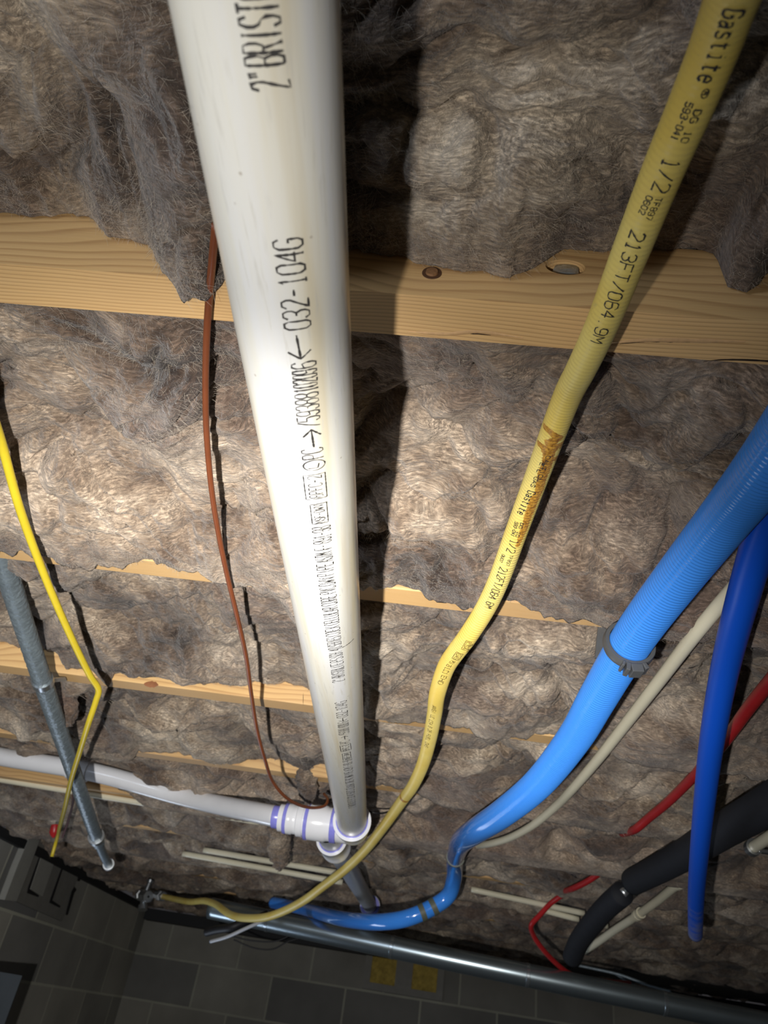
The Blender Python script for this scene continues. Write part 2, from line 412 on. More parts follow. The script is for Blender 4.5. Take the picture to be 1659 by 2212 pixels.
# ------------------------------------------------------------------ joists
S = .4064; YA = .3468; TH = .0362; JH = .235
def joist_y(i): return YA + S*(i-1)          # far face of joist i; joist 1 is the big one in view
JL = {0: 'overhead just outside the view, nearest the camera', 1: 'the closest one, with a knot, a split and a drilled hole',
      2: 'second in view, carrying the grey pipe clamp', 3: 'third in view, where the yellow cable bends',
      4: 'fourth in view, just nearer than the white branch pipe', 5: 'fifth in view, behind the white branch pipe', 6: 'sixth in view, beside the pipe tee outlet',
      7: 'seventh in view, beyond the paired cream pipes', 8: 'eighth in view, mostly under brown wool', 9: 'ninth in view, close to the steel duct', 10: 'tenth, the last before the block wall'}
joists = []
for i in range(0, 11):
    y1 = joist_y(i); m = MB(); m.box(((XL+XR)/2, y1-TH/2, H+JH/2), (XR-XL-.01, TH, JH))
    o = m.build('floor_joist', M_WOOD)
    if i == 1:      # drilled hole with grey tubing in it
        p = at_y(1222, 577, y1-TH); hc = (p[0], p[2])
        cm = MB(); n = 32
        V = [(p[0]+.0125*math.cos(a)*1.15, yy, p[2]+.009*math.sin(a)) for yy in (y1-TH-.02, y1+.02) for a in np.linspace(0, 2*math.pi, n, endpoint=False)]
        Fc = [[k, (k+1) % n, n+(k+1) % n, n+k] for k in range(n)]+[list(range(n))[::-1], list(range(n, 2*n))]
        cm.add(V, Fc); co = cm.build('cutter', M_WOOD)
        md = o.modifiers.new('b', 'BOOLEAN'); md.object = co; md.operation = 'DIFFERENCE'; md.solver = 'EXACT'
        bpy.context.view_layer.update()
        me = bpy.data.meshes.new_from_object(o.evaluated_get(bpy.context.evaluated_depsgraph_get()))
        o.modifiers.clear(); o.data = me; me.name = 'floor_joist'; bpy.data.objects.remove(co)
    else:
        md = o.modifiers.new('bevel', 'BEVEL'); md.width = .0015; md.segments = 2
    tag(o, 'pale spruce floor joist, ' + JL[i], 'joist', 'exposed floor joists')
    joists.append(o)
def strip(name, pts, wd, plane, mat, parent, thick=.0006):
    """thin lens shaped mark lying on a joist face; plane ('z', z) or ('y', y)"""
    P = [at_z(*p, plane[1]) if plane[0] == 'z' else at_y(*p, plane[1]) for p in pts]
    P = Path(P, .003); n = len(P.s); up = np.array([0, 1., 0]) if plane[0] == 'z' else np.array([0, 0, 1.])
    nr = np.array([0, 0, -1.]) if plane[0] == 'z' else np.array([0, -1., 0])
    t = P.s/P.L; wv = wd*np.sin(np.pi*np.clip(t, .02, .98))**.7*(1+.4*perlin(t*9, t*0, 5))
    V = np.concatenate([P.P+up*wv[:, None]/2, P.P+nr*thick, P.P-up*wv[:, None]/2]); i = np.arange(n-1)
    F = np.concatenate([np.stack([i, i+1, n+i+1, n+i], -1), np.stack([n+i, n+i+1, 2*n+i+1, 2*n+i], -1)])
    return under(npmesh(name, V, F, mat), parent)
J1 = joists[1]
strip('split', [(925, 722), (965, 722), (1010, 719), (1060, 724)], .0022, ('z', H), M_SPLIT, J1, .0003)
strip('raised_grain', [(880, 716), (960, 722), (1030, 717), (1130, 730)], .0035, ('z', H), M_RAISED, J1, .0008)
strip('split', [(1338, 743), (1390, 737), (1440, 737), (1490, 739)], .0024, ('z', H), M_SPLIT, J1, .0003)
strip('raised_grain', [(1310, 742), (1400, 735), (1500, 736), (1610, 738)], .004, ('z', H), M_RAISED, J1, .0008)
strip('split', [(1520, 780), (1570, 777), (1659, 780), (1720, 787)], .0018, ('z', H), M_SPLIT, J1, .0003)
kp = at_y(933, 590, YA-TH)
m = MB(); m.lathe(kp+np.array([0, .001, 0]), (0, -1, 0), [(0, .0075), (.0014, .0070), (.0016, .0001)]); k = m.build('knot', M_KNOT, J1, True)
m = MB(); kn_ = k; m.lathe(kp+np.array([0, .0005, 0]), (0, -1, 0), [(0, .0048), (.0025, .0042), (.0030, .0001)]); m.build('knot_core', plain('knot_brown', (.26, .13, .055), .7, var=.5, scale=500), kn_, True)
strip('nail_slot', [(655, 1498), (655, 1524)], .004, ('y', joist_y(3)-TH), M_SPLIT, joists[3], .0008)
strip('resin_streak', [(311, 1477), (325, 1478), (342, 1480)], .012, ('y', joist_y(3)-TH), plain('resin_brown', (.30, .12, .05), .6, var=.5, scale=60), joists[3], .0006)
# silver tubing seen in the hole
hp = at_y(1222, 577, YA-TH)
tb = Path([hp+np.array([.001, .004, .002]), hp+np.array([.003, .03, .004]), hp+np.array([.006, .055, .006])], .002)
tag(tube('foil_sleeve', tb, .0092, M_FOIL, disp=lambda s, a: .0012*perlin(s*260, a*3, 3)), 'crinkled silver tubing seen inside the drilled hole of the nearest joist', 'tubing')

# ------------------------------------------------------------------ insulation
def lead(pts, i):
    """pixel outline of the wool edge against joist i -> height above the joist underside as a function of x"""
    q = np.array([at_y(px, py, joist_y(i)-TH) for px, py in pts]); o = np.argsort(q[:, 0]); return q[o, 0], q[o, 2]-H
EDGE = {
 1: lead([(-60,470),(0,465),(70,470),(150,458),(195,470),(235,525),(290,530),(325,530),(355,592),(395,625),(440,628),(470,618),(520,600),(600,570),(700,545),(800,548),(870,560),(940,580),(1000,594),(1050,592),(1100,606),(1140,590),(1180,572),(1215,540),(1260,545),(1340,545),(1420,540),(1500,545),(1545,560),(1570,628),(1610,636),(1659,600),(1720,560)], 1),
 2: lead([(-60,1196),(0,1190),(37,1195),(100,1205),(150,1222),(210,1212),(290,1208),(350,1213),(400,1222),(450,1237),(530,1262),(620,1285),(700,1285),(778,1266),(850,1264),(905,1268),(935,1290),(1000,1306),(1060,1318),(1085,1298),(1120,1305),(1180,1318),(1240,1330),(1300,1338),(1400,1362),(1500,1372),(1659,1395)], 2),
 3: lead([(-60,1375),(0,1385),(100,1402),(128,1412),(150,1440),(200,1445),(235,1476),(250,1452),(330,1462),(400,1470),(440,1481),(470,1468),(520,1476),(560,1470),(640,1480),(812,1546),(900,1556),(930,1566),(1000,1576),(1040,1592),(1100,1590),(1150,1590),(1200,1590),(1300,1615),(1400,1660),(1500,1665),(1659,1680)], 3),
 4: lead([(-40,1560),(0,1573),(60,1586),(110,1600),(140,1625),(200,1640),(280,1642),(300,1624),(380,1626),(470,1650),(520,1652),(560,1640),(600,1636),(650,1640),(700,1640),(800,1692),(850,1694),(900,1712),(960,1740),(1100,1770)], 4),
 5: lead([(-60,1560),(0,1610),(100,1615),(200,1640),(260,1700),(330,1745),(500,1768),(700,1800),(1000,1870)], 5),
}
FIBV = {}
def sample_x(n, near):
    t = np.linspace(-1, 1, n); k = 2.6 if near else 1.2
    u = np.sinh(k*t)/math.sinh(k); c = -.07; return np.where(u < 0, c+u*(c-(XL+.012)), c+u*(XR-.012-c))
def fluff(seed, name, y0, y1, edge, nx, ny, near, label, zoff=0.0, group='brown wool batts between the joists', nf=2000, col=0):
    X = sample_x(nx, near); y = np.linspace(y0+.002, y1-.002, ny); X, Y = np.meshgrid(X, y); v = (Y-y0)/(y1-y0)
    if edge is None: ze = -.012+.020*fbm(X[0]*3.1, X[0]*0+seed*1.3, seed, 3)-.012*np.abs(perlin(X[0]*9, X[0]*0+.3, seed+5))
    else: ze = np.interp(X[0], edge[0], edge[1]) + .0022*fbm(X[0]*60, X[0]*0, seed+3, 3)
    ze = ze+.0035*fbm(X[0]*42, X[0]*0+.5, seed+4, 4)
    ze = ze[None, :]*np.ones_like(X)
    mid = -.004+.026*perlin(X*2.6+seed, Y*3, seed+11)+.027+zoff
    k0 = .012+.010*perlin(X*7, Y*0+seed, seed+2)
    # z above the joist underside
    a = np.clip(v/.32, 0, 1); a = a*a*(3-2*a); b = np.clip((v-.45)/.52, 0, 1); b = b**1.6
    Z = (k0*(1-a)+mid*a)*(1-b)+(ze-.002)*b
    wx = X+.045*fbm(X*6, Y*6, seed+21, 2)+.004*perlin(X*30, Y*30, seed+4); wy = Y+.045*fbm(X*6+9, Y*6, seed+23, 2)+.004*perlin(X*30, Y*30+7, seed+6)
    d = .040*perlin(wx*6.5, wy*8, seed+31)
    bl = lambda q, e: np.minimum(np.abs(q), .55)**e
    d = d+.036*(bl(perlin(wx*9, wy*12, seed+33), .72)-.36)
    d = d+.0105*(bl(perlin(wx*19, wy*25, seed+35), .8)-.3)
    cr = lambda q, wd: np.exp(-(q/wd)**2)
    d = d-.013*cr(perlin(wx*7+3, wy*10, seed+61), .06)*np.clip(perlin(X*11, Y*11, seed+62)*3+.3, 0, 1)-.007*cr(perlin(wx*17, wy*24+5, seed+63), .08)*np.clip(perlin(X*16, Y*16, seed+64)*3+.3, 0, 1)
    d = d+.0042*perlin(wx*46, wy*52, seed+37)
    d = d+.0012*perlin(wx*120, wy*150, seed+41)*(1 if near else .6)
    fade = np.clip((1-v)/.16, .18, 1)*np.clip(v/.08, .25, 1)
    Z = Z-d*fade*1.0
    lim = -.024; Z = np.where(Z < lim, lim+(Z-lim)*.25, Z)
    # keep the wool clear of the joist undersides except where the photo shows it overhanging
    # lumps near the far edge that hang low may roll a little past the joist face
    over = np.clip((-Z-.002)/.012, 0, 1)*np.clip((v-.9)/.1, 0, 1)
    Yd = Y+over*.010*(1 if edge is not None else .4)*(1+perlin(X*80, Y*0, seed+9))
    Yd = Yd+.004*perlin(X*50, Z*120, seed+12)*np.clip((1-v)/.1, 0, 1)*np.clip(v/.1, 0, 1)
    top = .085
    rows = [np.stack([X[0], Y[0]*0+y0+.002, np.full(nx, H+top)], -1)]
    body = np.stack([X, Yd, H+Z], -1)
    zl = np.maximum(Z[-1], .0)
    last = [np.stack([X[0], Y[-1], H+np.minimum(zl+.012, top-.01)], -1), np.stack([X[0], Y[-1], np.full(nx, H+top)], -1)]
    G = np.concatenate([np.array(rows), body, np.array(last)], 0)
    n0, n1 = G.shape[:2]; V = G.reshape(-1, 3)
    i = np.arange(n0-1)[:, None]*n1; j = np.arange(n1-1)[None]
    F = np.stack([i+j, i+n1+j, i+n1+j+1, i+j+1], -1).reshape(-1, 4)
    jj = np.arange(n1-1); Ft = np.stack([jj, jj+1, (n0-1)*n1+jj+1, (n0-1)*n1+jj], -1)
    F = np.vstack([F, Ft])
    o = npmesh(name, V, F, M_FLUFF[col]); tag(o, label, 'insulation', group)
    # loose fibres
    if nf:
        L = XR-XL; xs = X[0]; vis = (.62+.62*(y0+.4))
        cand_j = np.where((xs > -.07-vis) & (xs < -.07+vis))[0]
        rj = cand_j[rng.randint(0, len(cand_j), nf)] if not near else rng.choice(cand_j, nf)
        ri = rng.randint(2, ny-1, nf); edgef = rng.rand(nf) < .22; ri[edgef] = rng.randint(int(ny*.9), ny-1, edgef.sum())
        p = body[ri, rj]+rng.randn(nf, 3)*.001
        gx = perlin(p[:, 0]*9, p[:, 1]*9, seed+50)*3+rng.randn(nf)*.7
        dirv = np.stack([np.cos(gx), np.sin(gx), rng.randn(nf)*.25-.05], -1)
        dirv[edgef] = np.stack([rng.randn(edgef.sum())*.9, np.abs(rng.randn(edgef.sum()))*.5+.1, -np.abs(rng.randn(edgef.sum()))*.5-.1], -1)
        dirv /= np.linalg.norm(dirv, axis=1)[:, None]
        ln = rng.uniform(.003, .014, nf)*(1 if near else 1.6); ln[edgef] *= .4
        cur = rng.randn(nf, 3)*.9; K = 4; pts = []
        q = p.copy(); dv = dirv.copy()
        for kk in range(K):
            pts.append(q.copy()); dv = dv+cur*.28; dv /= np.linalg.norm(dv, axis=1)[:, None]; q = q+dv*(ln/(K-1))[:, None]
        pts = np.array(pts); rr = rng.uniform(.00004, .00010, nf)*(1 if near else 1.6+y0*.5)
        rr = rr[None]*np.array([.5, 1, .9, .3])[:, None]
        u1 = np.cross(dirv, np.array([.3, .2, 1])); u1 /= np.linalg.norm(u1, axis=1)[:, None]; u2 = np.cross(dirv, u1)
        VV = np.stack([pts+rr[..., None]*(math.cos(t)*u1+math.sin(t)*u2)[None] for t in (0, 2.094, 4.189)], 2)   # K,nf,3,3
        VV = VV.transpose(1, 0, 2, 3).reshape(-1, 3); base = (np.arange(nf)*K*3)[:, None, None]
        a = (np.arange(K-1)*3)[None, :, None]; cc = np.arange(3)[None, None]; c2 = (cc+1) % 3
        FF = np.stack([base+a+cc, base+a+c2, base+a+3+c2, base+a+3+cc], -1).reshape(-1, 4)
        fo = npmesh('loose_fibres', VV, FF, M_FIB); under(fo, o); tag(fo, kind='stuff')
    return o
BL = ['overhead, nearest the camera, drooping over the closest joist', 'between the closest and second joists', 'between the second and third joists, behind the yellow tube bend',
      'between the third and fourth joists', 'between fourth and fifth joists, hiding part of the white branch pipe', 'between the fifth and sixth joists, beside the pipe tee',
      'between the sixth and seventh joists, around the paired cream pipes', 'between the seventh and eighth joists', 'between the eighth and ninth joists, in dim light',
      'between the ninth and tenth joists, above the steel duct', 'beyond the tenth joist, against the block wall']
for i in range(0, 11):
    y0, y1 = joist_y(i), (joist_y(i+1)-TH if i < 10 else YF-.085)
    nx, ny = [(1100, 240), (1000, 200), (800, 150), (620, 120)][i] if i < 4 else (480, 90)
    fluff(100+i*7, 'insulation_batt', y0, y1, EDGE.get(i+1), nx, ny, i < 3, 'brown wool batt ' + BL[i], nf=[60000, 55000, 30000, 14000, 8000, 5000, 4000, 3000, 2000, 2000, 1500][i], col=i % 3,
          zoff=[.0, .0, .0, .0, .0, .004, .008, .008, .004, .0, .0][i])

# ------------------------------------------------------------------ writing
GL = {
'0': [[(0,1),(0,5),(1,6),(3,6),(4,5),(4,1),(3,0),(1,0),(0,1)]], '1': [[(1,5),(2,6),(2,0)],[(1,0),(3,0)]],
'2': [[(0,5),(1,6),(3,6),(4,5),(4,4),(0,0),(4,0)]], '3': [[(0,5),(1,6),(3,6),(4,5),(4,4),(3,3),(1.5,3)],[(3,3),(4,2),(4,1),(3,0),(1,0),(0,1)]],
'4': [[(3,0),(3,6),(0,2),(4,2)]], '5': [[(4,6),(0,6),(0,3.5),(3,3.5),(4,2.5),(4,1),(3,0),(1,0),(0,1)]],
'6': [[(4,5),(3,6),(1,6),(0,5),(0,1),(1,0),(3,0),(4,1),(4,2.5),(3,3.5),(0,3)]], '7': [[(0,6),(4,6),(1.5,0)]],
'8': [[(1,3),(0,4),(0,5),(1,6),(3,6),(4,5),(4,4),(3,3),(1,3),(0,2),(0,1),(1,0),(3,0),(4,1),(4,2),(3,3)]],
'9': [[(0,1),(1,0),(3,0),(4,1),(4,5),(3,6),(1,6),(0,5),(0,3.5),(1,2.5),(4,2.8)]],
'A': [[(0,0),(2,6),(4,0)],[(.8,2),(3.2,2)]], 'B': [[(0,0),(0,6),(3,6),(4,5),(4,4),(3,3),(0,3)],[(3,3),(4,2),(4,1),(3,0),(0,0)]],
'C': [[(4,5),(3,6),(1,6),(0,5),(0,1),(1,0),(3,0),(4,1)]], 'D': [[(0,0),(0,6),(2.5,6),(4,4.5),(4,1.5),(2.5,0),(0,0)]],
'E': [[(4,6),(0,6),(0,0),(4,0)],[(0,3),(3,3)]], 'F': [[(4,6),(0,6),(0,0)],[(0,3),(3,3)]],
'G': [[(4,5),(3,6),(1,6),(0,5),(0,1),(1,0),(3,0),(4,1),(4,3),(2.4,3)]], 'H': [[(0,0),(0,6)],[(4,0),(4,6)],[(0,3),(4,3)]],
'I': [[(2,0),(2,6)]], 'L': [[(0,6),(0,0),(4,0)]], 'M': [[(0,0),(0,6),(2,2.5),(4,6),(4,0)]], 'N': [[(0,0),(0,6),(4,0),(4,6)]],
'O': [[(0,1),(0,5),(1,6),(3,6),(4,5),(4,1),(3,0),(1,0),(0,1)]], 'P': [[(0,0),(0,6),(3,6),(4,5),(4,4),(3,3),(0,3)]],
'R': [[(0,0),(0,6),(3,6),(4,5),(4,4),(3,3),(0,3)],[(2,3),(4,0)]], 'S': [[(4,5),(3,6),(1,6),(0,5),(0,4),(1,3.2),(3,2.8),(4,2),(4,1),(3,0),(1,0),(0,1)]],
'T': [[(0,6),(4,6)],[(2,6),(2,0)]], 'U': [[(0,6),(0,1),(1,0),(3,0),(4,1),(4,6)]], 'V': [[(0,6),(2,0),(4,6)]], 'W': [[(0,6),(1,0),(2,4),(3,0),(4,6)]],
'X': [[(0,0),(4,6)],[(0,6),(4,0)]], 'Y': [[(0,6),(2,3),(4,6)],[(2,3),(2,0)]],
'-': [[(.5,3),(3.5,3)]], '/': [[(0,0),(4,6)]], '.': [[(1.8,0),(2.2,.4)]], '"': [[(1,6),(1.3,4.6)],[(2.4,6),(2.7,4.6)]], ' ': [],
'a': [[(.6,3.7),(1.6,4.1),(2.9,4),(3.4,3.2),(3.4,0.4),(4,0)],[(3.4,2.4),(1.4,2.2),(.5,1.3),(.8,.3),(1.8,0),(3.4,.9)]],
's': [[(3.5,3.5),(2.6,4.1),(1.2,4.1),(.5,3.3),(1,2.4),(3,1.8),(3.6,1),(3,.1),(1.3,0),(.4,.7)]],
't': [[(1.6,5.6),(1.6,1),(2.3,0),(3.5,.2)],[(.4,4),(3.3,4)]], 'i': [[(1,4),(2,4),(2,0)],[(1,0),(3,0)],[(1.9,5.4),(2.1,5.6)]],
'e': [[(.6,2.2),(3.5,2.2),(3.4,3.3),(2.5,4.1),(1.3,4.1),(.5,3),(.5,1.1),(1.4,0),(2.6,0),(3.6,.8)]],
'(R)': [[(2+2*math.cos(t), 3+2*math.sin(t)) for t in np.linspace(0, 6.3, 15)], [(1.2,2),(1.2,4),(2.4,4),(2.6,3.3),(1.3,3),(2.7,2)]],
'<-': [[(10,3),(0,3)],[(3.2,6.3),(0,3),(3.2,-.3)]], '->': [[(0,3),(8,3)],[(5,6),(8,3),(5,0)]],
'UPC': [[(2.5+2.5*math.cos(t), 3+3.2*math.sin(t)) for t in np.linspace(0, 6.3, 19)], [(1.2,4.8),(1.2,2.0),(3.2,1.6)]],
}
WID = {'<-': 10, '->': 8, 'UPC': 5}
def write(name, tokens, P, R, mat, parent, lift=.00012):
    """tokens: (glyph list, s0, s1, phi0, phi1, cap height, flip, stroke)"""
    for (gl, s0, s1, p0, p1, ch, sgn, sw, box) in tokens:
        V = []; F = []
        tot = sum(WID.get(g, 4) for g in gl)+1.3*(len(gl)-1); x = 0; Lg = s1-s0; strokes = []
        for g in gl:
            for st in GL[g]: strokes.append([(x+a, b) for a, b in st])
            x += WID.get(g, 4)+1.3
        if box: strokes.append([(-1.6, -1.8), (tot+1.6, -1.8), (tot+1.6, 7.8), (-1.6, 7.8), (-1.6, -1.8)])
        for st in strokes:
            pts = []
            for (a, b), (c, d) in zip(st[:-1], st[1:]):
                A = np.array([s0+Lg*a/tot, (b-3)/6*ch]); B = np.array([s0+Lg*c/tot, (d-3)/6*ch]); k = max(1, int(np.linalg.norm(B-A)/.0012))
                for q in range(k): pts.append(A+(B-A)*q/k)
            pts.append(np.array([s0+Lg*st[-1][0]/tot, (st[-1][1]-3)/6*ch])); pts = np.array(pts)
            t = np.gradient(pts, axis=0); t /= np.linalg.norm(t, axis=1)[:, None]+1e-9; nn = np.stack([-t[:, 1], t[:, 0]], -1)
            wob = sw/2*(1+.25*rng.randn(len(pts)))[:, None]; e0 = pts+nn*wob; e1 = pts-nn*wob; b0 = len(V)
            for E in (e0, e1):
                pc, T, N, B = P.at(E[:, 0]); fr = (E[:, 0]-s0)/Lg; ph = p0+(p1-p0)*fr+sgn*E[:, 1]/R
                V += list(pc+(R+lift)*(np.cos(ph)[:, None]*N+np.sin(ph)[:, None]*B))
            n = len(pts); F += [[b0+i, b0+i+1, b0+n+i+1, b0+n+i] for i in range(n-1)]
        under(npmesh(name, np.array(V), np.array(F), mat, smooth=False), parent)
def locate(P, R, px, py):
    """position along the path and angle round it of the surface point seen at a pixel"""
    q = proj(P.P+P.VN*R); k = int(np.argmin(np.linalg.norm(q-np.array([px, py]), axis=1))); u = np.array([P.s[k], 0.0]); tgt = np.array([px, py])
    def S(u):
        pc, T, N, B = P.at(u[0]); return proj(pc+R*(math.cos(u[1])*N+math.sin(u[1])*B))
    for _ in range(12):
        f0 = S(u); e = tgt-f0
        if np.linalg.norm(e) < .05: break
        J = np.stack([(S(u+np.array([.002, 0]))-f0)/.002, (S(u+np.array([0, .02]))-f0)/.02], 1)
        du = np.linalg.lstsq(J, e, rcond=None)[0]; u = u+np.clip(du, [-.03, -.4], [.03, .4]); u[1] = max(-1.3, min(1.3, u[1]))
    return float(u[0]), float(u[1])
def tok(P, R, gl, a, b, ch, up, sw=.0006, box=False):
    """a, b pixels of the text start and end on its middle line; up: pixel direction of the letter tops"""
    s0, p0 = locate(P, R, *a); s1, p1 = locate(P, R, *b)
    k = np.argmin(np.abs(P.s-s0)); e = proj(P.P[k]+P.VB[k]*R)-proj(P.P[k]); sgn = 1 if e@np.array(up) > 0 else -1
    return (gl, s0, s1, p0, p1, ch, sgn, sw, box)

# ------------------------------------------------------------------ main white drain pipe
PA = np.array([-.0834, -.0122, .2839])+np.array([0, 0, 1.684]); PD = np.array([-.02885, .99899, .03457])
def pax(y): return PA+PD*(y-PA[1])/PD[1]
RP = .03015
drain = empty('drain_pipe', pax(.5), 'large white plastic drain pipe with black printing running away under the joists', 'pipe')
pp = Path([pax(-.12), pax(1.55)], .004, False)
tube('pipe_body', pp, RP, M_PVC, drain, n=72)
UPD = (-1, -.1); T = []
def pt(gl, a, b, ch=.0125, sw=.00075, box=False): T.append(tok(pp, RP, gl, a, b, ch, UPD, sw, box))
L_ = list
pt(L_('2"'), (588,194), (575,152), .0135, .0010); pt(L_('BRIST'), (573,141), (556,6), .0135, .0010); pt(L_('OLITE'), (555,-4), (545,-120), .0135, .0010)
pt(L_('032-104G'), (644,711), (621,517), .0125, .0010)
pt(['<-'], (650,775), (640,724), .0105, .0012)
pt(L_('59388'), (667,910), (662,850), .0125, .0009); pt(L_('/'), (668,922), (667,913), .0125, .0009); pt(L_('10209'), (661,846), (658,800), .0125, .0009); pt(L_('6'), (657,795), (656,783), .0125, .0009)
pt(['->'], (678,966), (672,928), .0105, .0012)
pt(['UPC'], (680,1016), (678,994), .0125, .0009); pt(L_('PC'), (677,991), (674,970), .0125, .0009)
pt(L_('8PFC-2'), (684,1075), (679,1028), .0085, .0007, True); pt(L_('NSF-DWV'), (692,1129), (688,1090), .0068, .0007, True)
pt(L_('891-98'), (697,1174), (694,1138), .0125, .0008); pt(L_('ASTM F-'), (701,1214), (698,1178), .0125, .0008)
pt(L_('PIPE'), (704,1244), (702,1218), .0125, .0008); pt(L_('DWV'), (707,1265), (705,1248), .0125, .0008); pt(L_('PVC'), (709,1283), (708,1269), .0125, .0008)
pt(L_('CORE'), (712,1308), (710,1288), .0125, .0008); pt(L_('CELLULAR'), (717,1350), (713,1312), .0125, .0008); pt(L_('COEX'), (720,1374), (718,1354), .0125, .0008)
pt(L_('SERIES'), (723,1396), (721,1377), .0125, .0008); pt(L_('SCH 40'), (726,1420), (724,1399), .0125, .0008); pt(L_('PS'), (728,1430), (727,1422), .0125, .0008)
pt(L_('BRISTOLITE'), (731,1464), (728,1433), .0125, .0008); pt(L_('2"'), (732,1473), (731,1467), .0125, .0009)
pt(L_('032-104G'), (740,1550), (736,1516), .0125, .0010); pt(['<-'], (741,1558), (740,1551), .009, .0011); pt(L_('10209 6'), (742,1572), (741,1560), .0125, .0009)
pt(L_('/59388'), (744,1588), (742,1574), .0125, .0009); pt(['->'], (745,1597), (744,1590), .009, .0011); pt(L_('PC'), (746,1606), (745,1601), .0125, .0009)
pt(L_('8PFC-2'), (748,1622), (746,1610), .0085, .0009, True); pt(L_('NSF-DWV'), (750,1640), (748,1627), .0068, .0009, True)
pt(L_('ASTM F-891-98'), (753,1665), (750,1642), .0125, .0009); pt(L_('CELLULAR CORE PVC DWV PIPE'), (757,1705), (753,1667), .0125, .0009)
pt(L_('2" BRISTOLITE PS SCH 40 SERIES'), (761,1745), (757,1707), .0125, .0009)
write('printed_text', T, pp, RP, M_INK, drain)
T = [tok(pp, RP, ['I'], (752, 1390), (753, 1391), .014, (0, 1), .0012, False)]
write('scuff_mark', T, pp, RP, M_INK, drain)
# tee assembly at the far end of the drain pipe
tee = empty('drain_tee', pax(1.62), 'white plastic drain tee with purple primer rings at the end of the large pipe', 'pipe fitting')
e = pax(1.52); m = MB()
def hub(m, p, d, r, L, lip=.003):
    m.lathe(p, d, [(0, r-.006), (0, r+lip), (.010, r+lip), (.014, r), (L, r), (L+.004, r-.004)], 56)
hub(m, e, PD, .0355, .045)
m.lathe(e+PD*.04, PD, [(0, .034), (.03, .034), (.05, .031), (.058, .02), (.06, .001)], 56)
hubo = m.build('inlet_hub', M_FIT, tee, True)
m = MB(); m.lathe(e-PD*.004, PD, [(0, RP+.0002), (0, RP+.0022), (.006, RP+.0022), (.006, RP)], 56); m.build('primer_ring', M_PRIMER, hubo, True)
bd = np.array([-1, .03, .0]); bd /= np.linalg.norm(bd); b0 = e+PD*.068
m = MB(); m.lathe(b0, bd, [(-.028, .006), (-.024, .020), (-.012, .030), (0, .033), (.052, .033), (.058, .0355), (.092, .0355), (.096, .030), (.112, .0285)], 56); baro = m.build('barrel', M_FIT, tee, True)
m = MB(); m.lathe(b0+bd*.032, bd, [(0, .0335), (.001, .0352), (.012, .0352), (.013, .0335)], 56); m.build('primer_ring', M_PRIMER, baro, True)
m = MB(); m.lathe(b0+bd*.0925, bd, [(0, .032), (.001, .0362), (.007, .0362), (.008, .032)], 56); m.build('primer_ring', M_PRIMER, baro, True)
m = MB(); m.lathe(b0+bd*.104, bd, [(0, .024), (0, .032), (.012, .032), (.014, .0285), (.022, .0285), (.024, .030), (.034, .030), (.036, .027), (.052, .027), (.052, .02)], 56); redo = m.build('reducer_bushing', M_FIT, tee, True)
m = MB(); m.lathe(b0+bd*.139, bd, [(0, .0285), (.001, .0300), (.006, .0300), (.007, .0285)], 56); m.build('primer_ring', M_PRIMER, redo, True)
o0 = at_y(713, 1806, 1.68); od = np.array([.042, 1, .012]); od /= np.linalg.norm(od)
m = MB(); m.lathe(o0-od*.06, od, [(0, .026), (.11, .026)], 48); m.build('outlet_stub', M_PVCGREY, tee, True)
c0 = o0+od*.03
m = MB(); m.lathe(c0, od, [(0, .0265), (0, .0345), (.012, .0345), (.016, .0325), (.075, .0325), (.079, .0345), (.09, .0345), (.092, .026)], 56); outo = m.build('outlet_coupling', M_FIT, tee, True)
m = MB(); m.lathe(c0-od*.003, od, [(0, .0262), (0, .0285), (.004, .0285), (.004, .026)], 48); m.build('primer_ring', M_PRIMER, outo, True)
# pipe beyond the tee
bp0 = c0+od*.085; bp1 = at(800, 1958, 2.95)
op = Path([bp0, bp1], .02, False)
far = empty('outlet_pipe', bp0, 'grey shaded plastic pipe continuing beyond the white tee behind the yellow tube', 'pipe')
tube('pipe_body', op, .0245, M_PVCGREY, far, n=40)
m = MB(); dd = (bp1-bp0)/np.linalg.norm(bp1-bp0); m.lathe(bp1-dd*.02, dd, [(0, .0245), (0, .036), (.012, .036), (.015, .033), (.07, .033), (.08, .028), (.08, .0)], 48); m.build('end_hub', M_PVCGREY, far, True)
m = MB(); m.lathe(bp1-dd*.024, dd, [(0, .0248), (0, .034), (.005, .034), (.005, .025)], 48); m.build('primer_ring', M_PRIMER, far, True)
# white branch pipe to the left
wp = Path([b0+bd*.15, at(400, 1722, 1.94), at(200, 1668, 2.02), at(0, 1634, 2.12), at(-260, 1580, 2.3)], .02)
wb = empty('branch_pipe', wp.P[0], 'bright white plastic branch pipe running left from the tee, half hidden by wool', 'pipe')
tube('pipe_body', wp, .0215, M_FIT, wb, n=40)
m = MB(); m.lathe(wp.P[0], -bd*-1, [(0.002, .0218), (.003, .0225), (.02, .0225), (.021, .0216)], 40); m.build('primer_stain', M_PRIMER, wb, True)
kc = int(np.argmin(np.abs(proj(wp.P)[:, 0]-185)))
m = MB(); m.lathe(wp.P[kc], wp.T[kc], [(0, .0216), (0, .026), (.05, .026), (.05, .0216)], 40); m.build('coupling', M_FIT, wb, True)

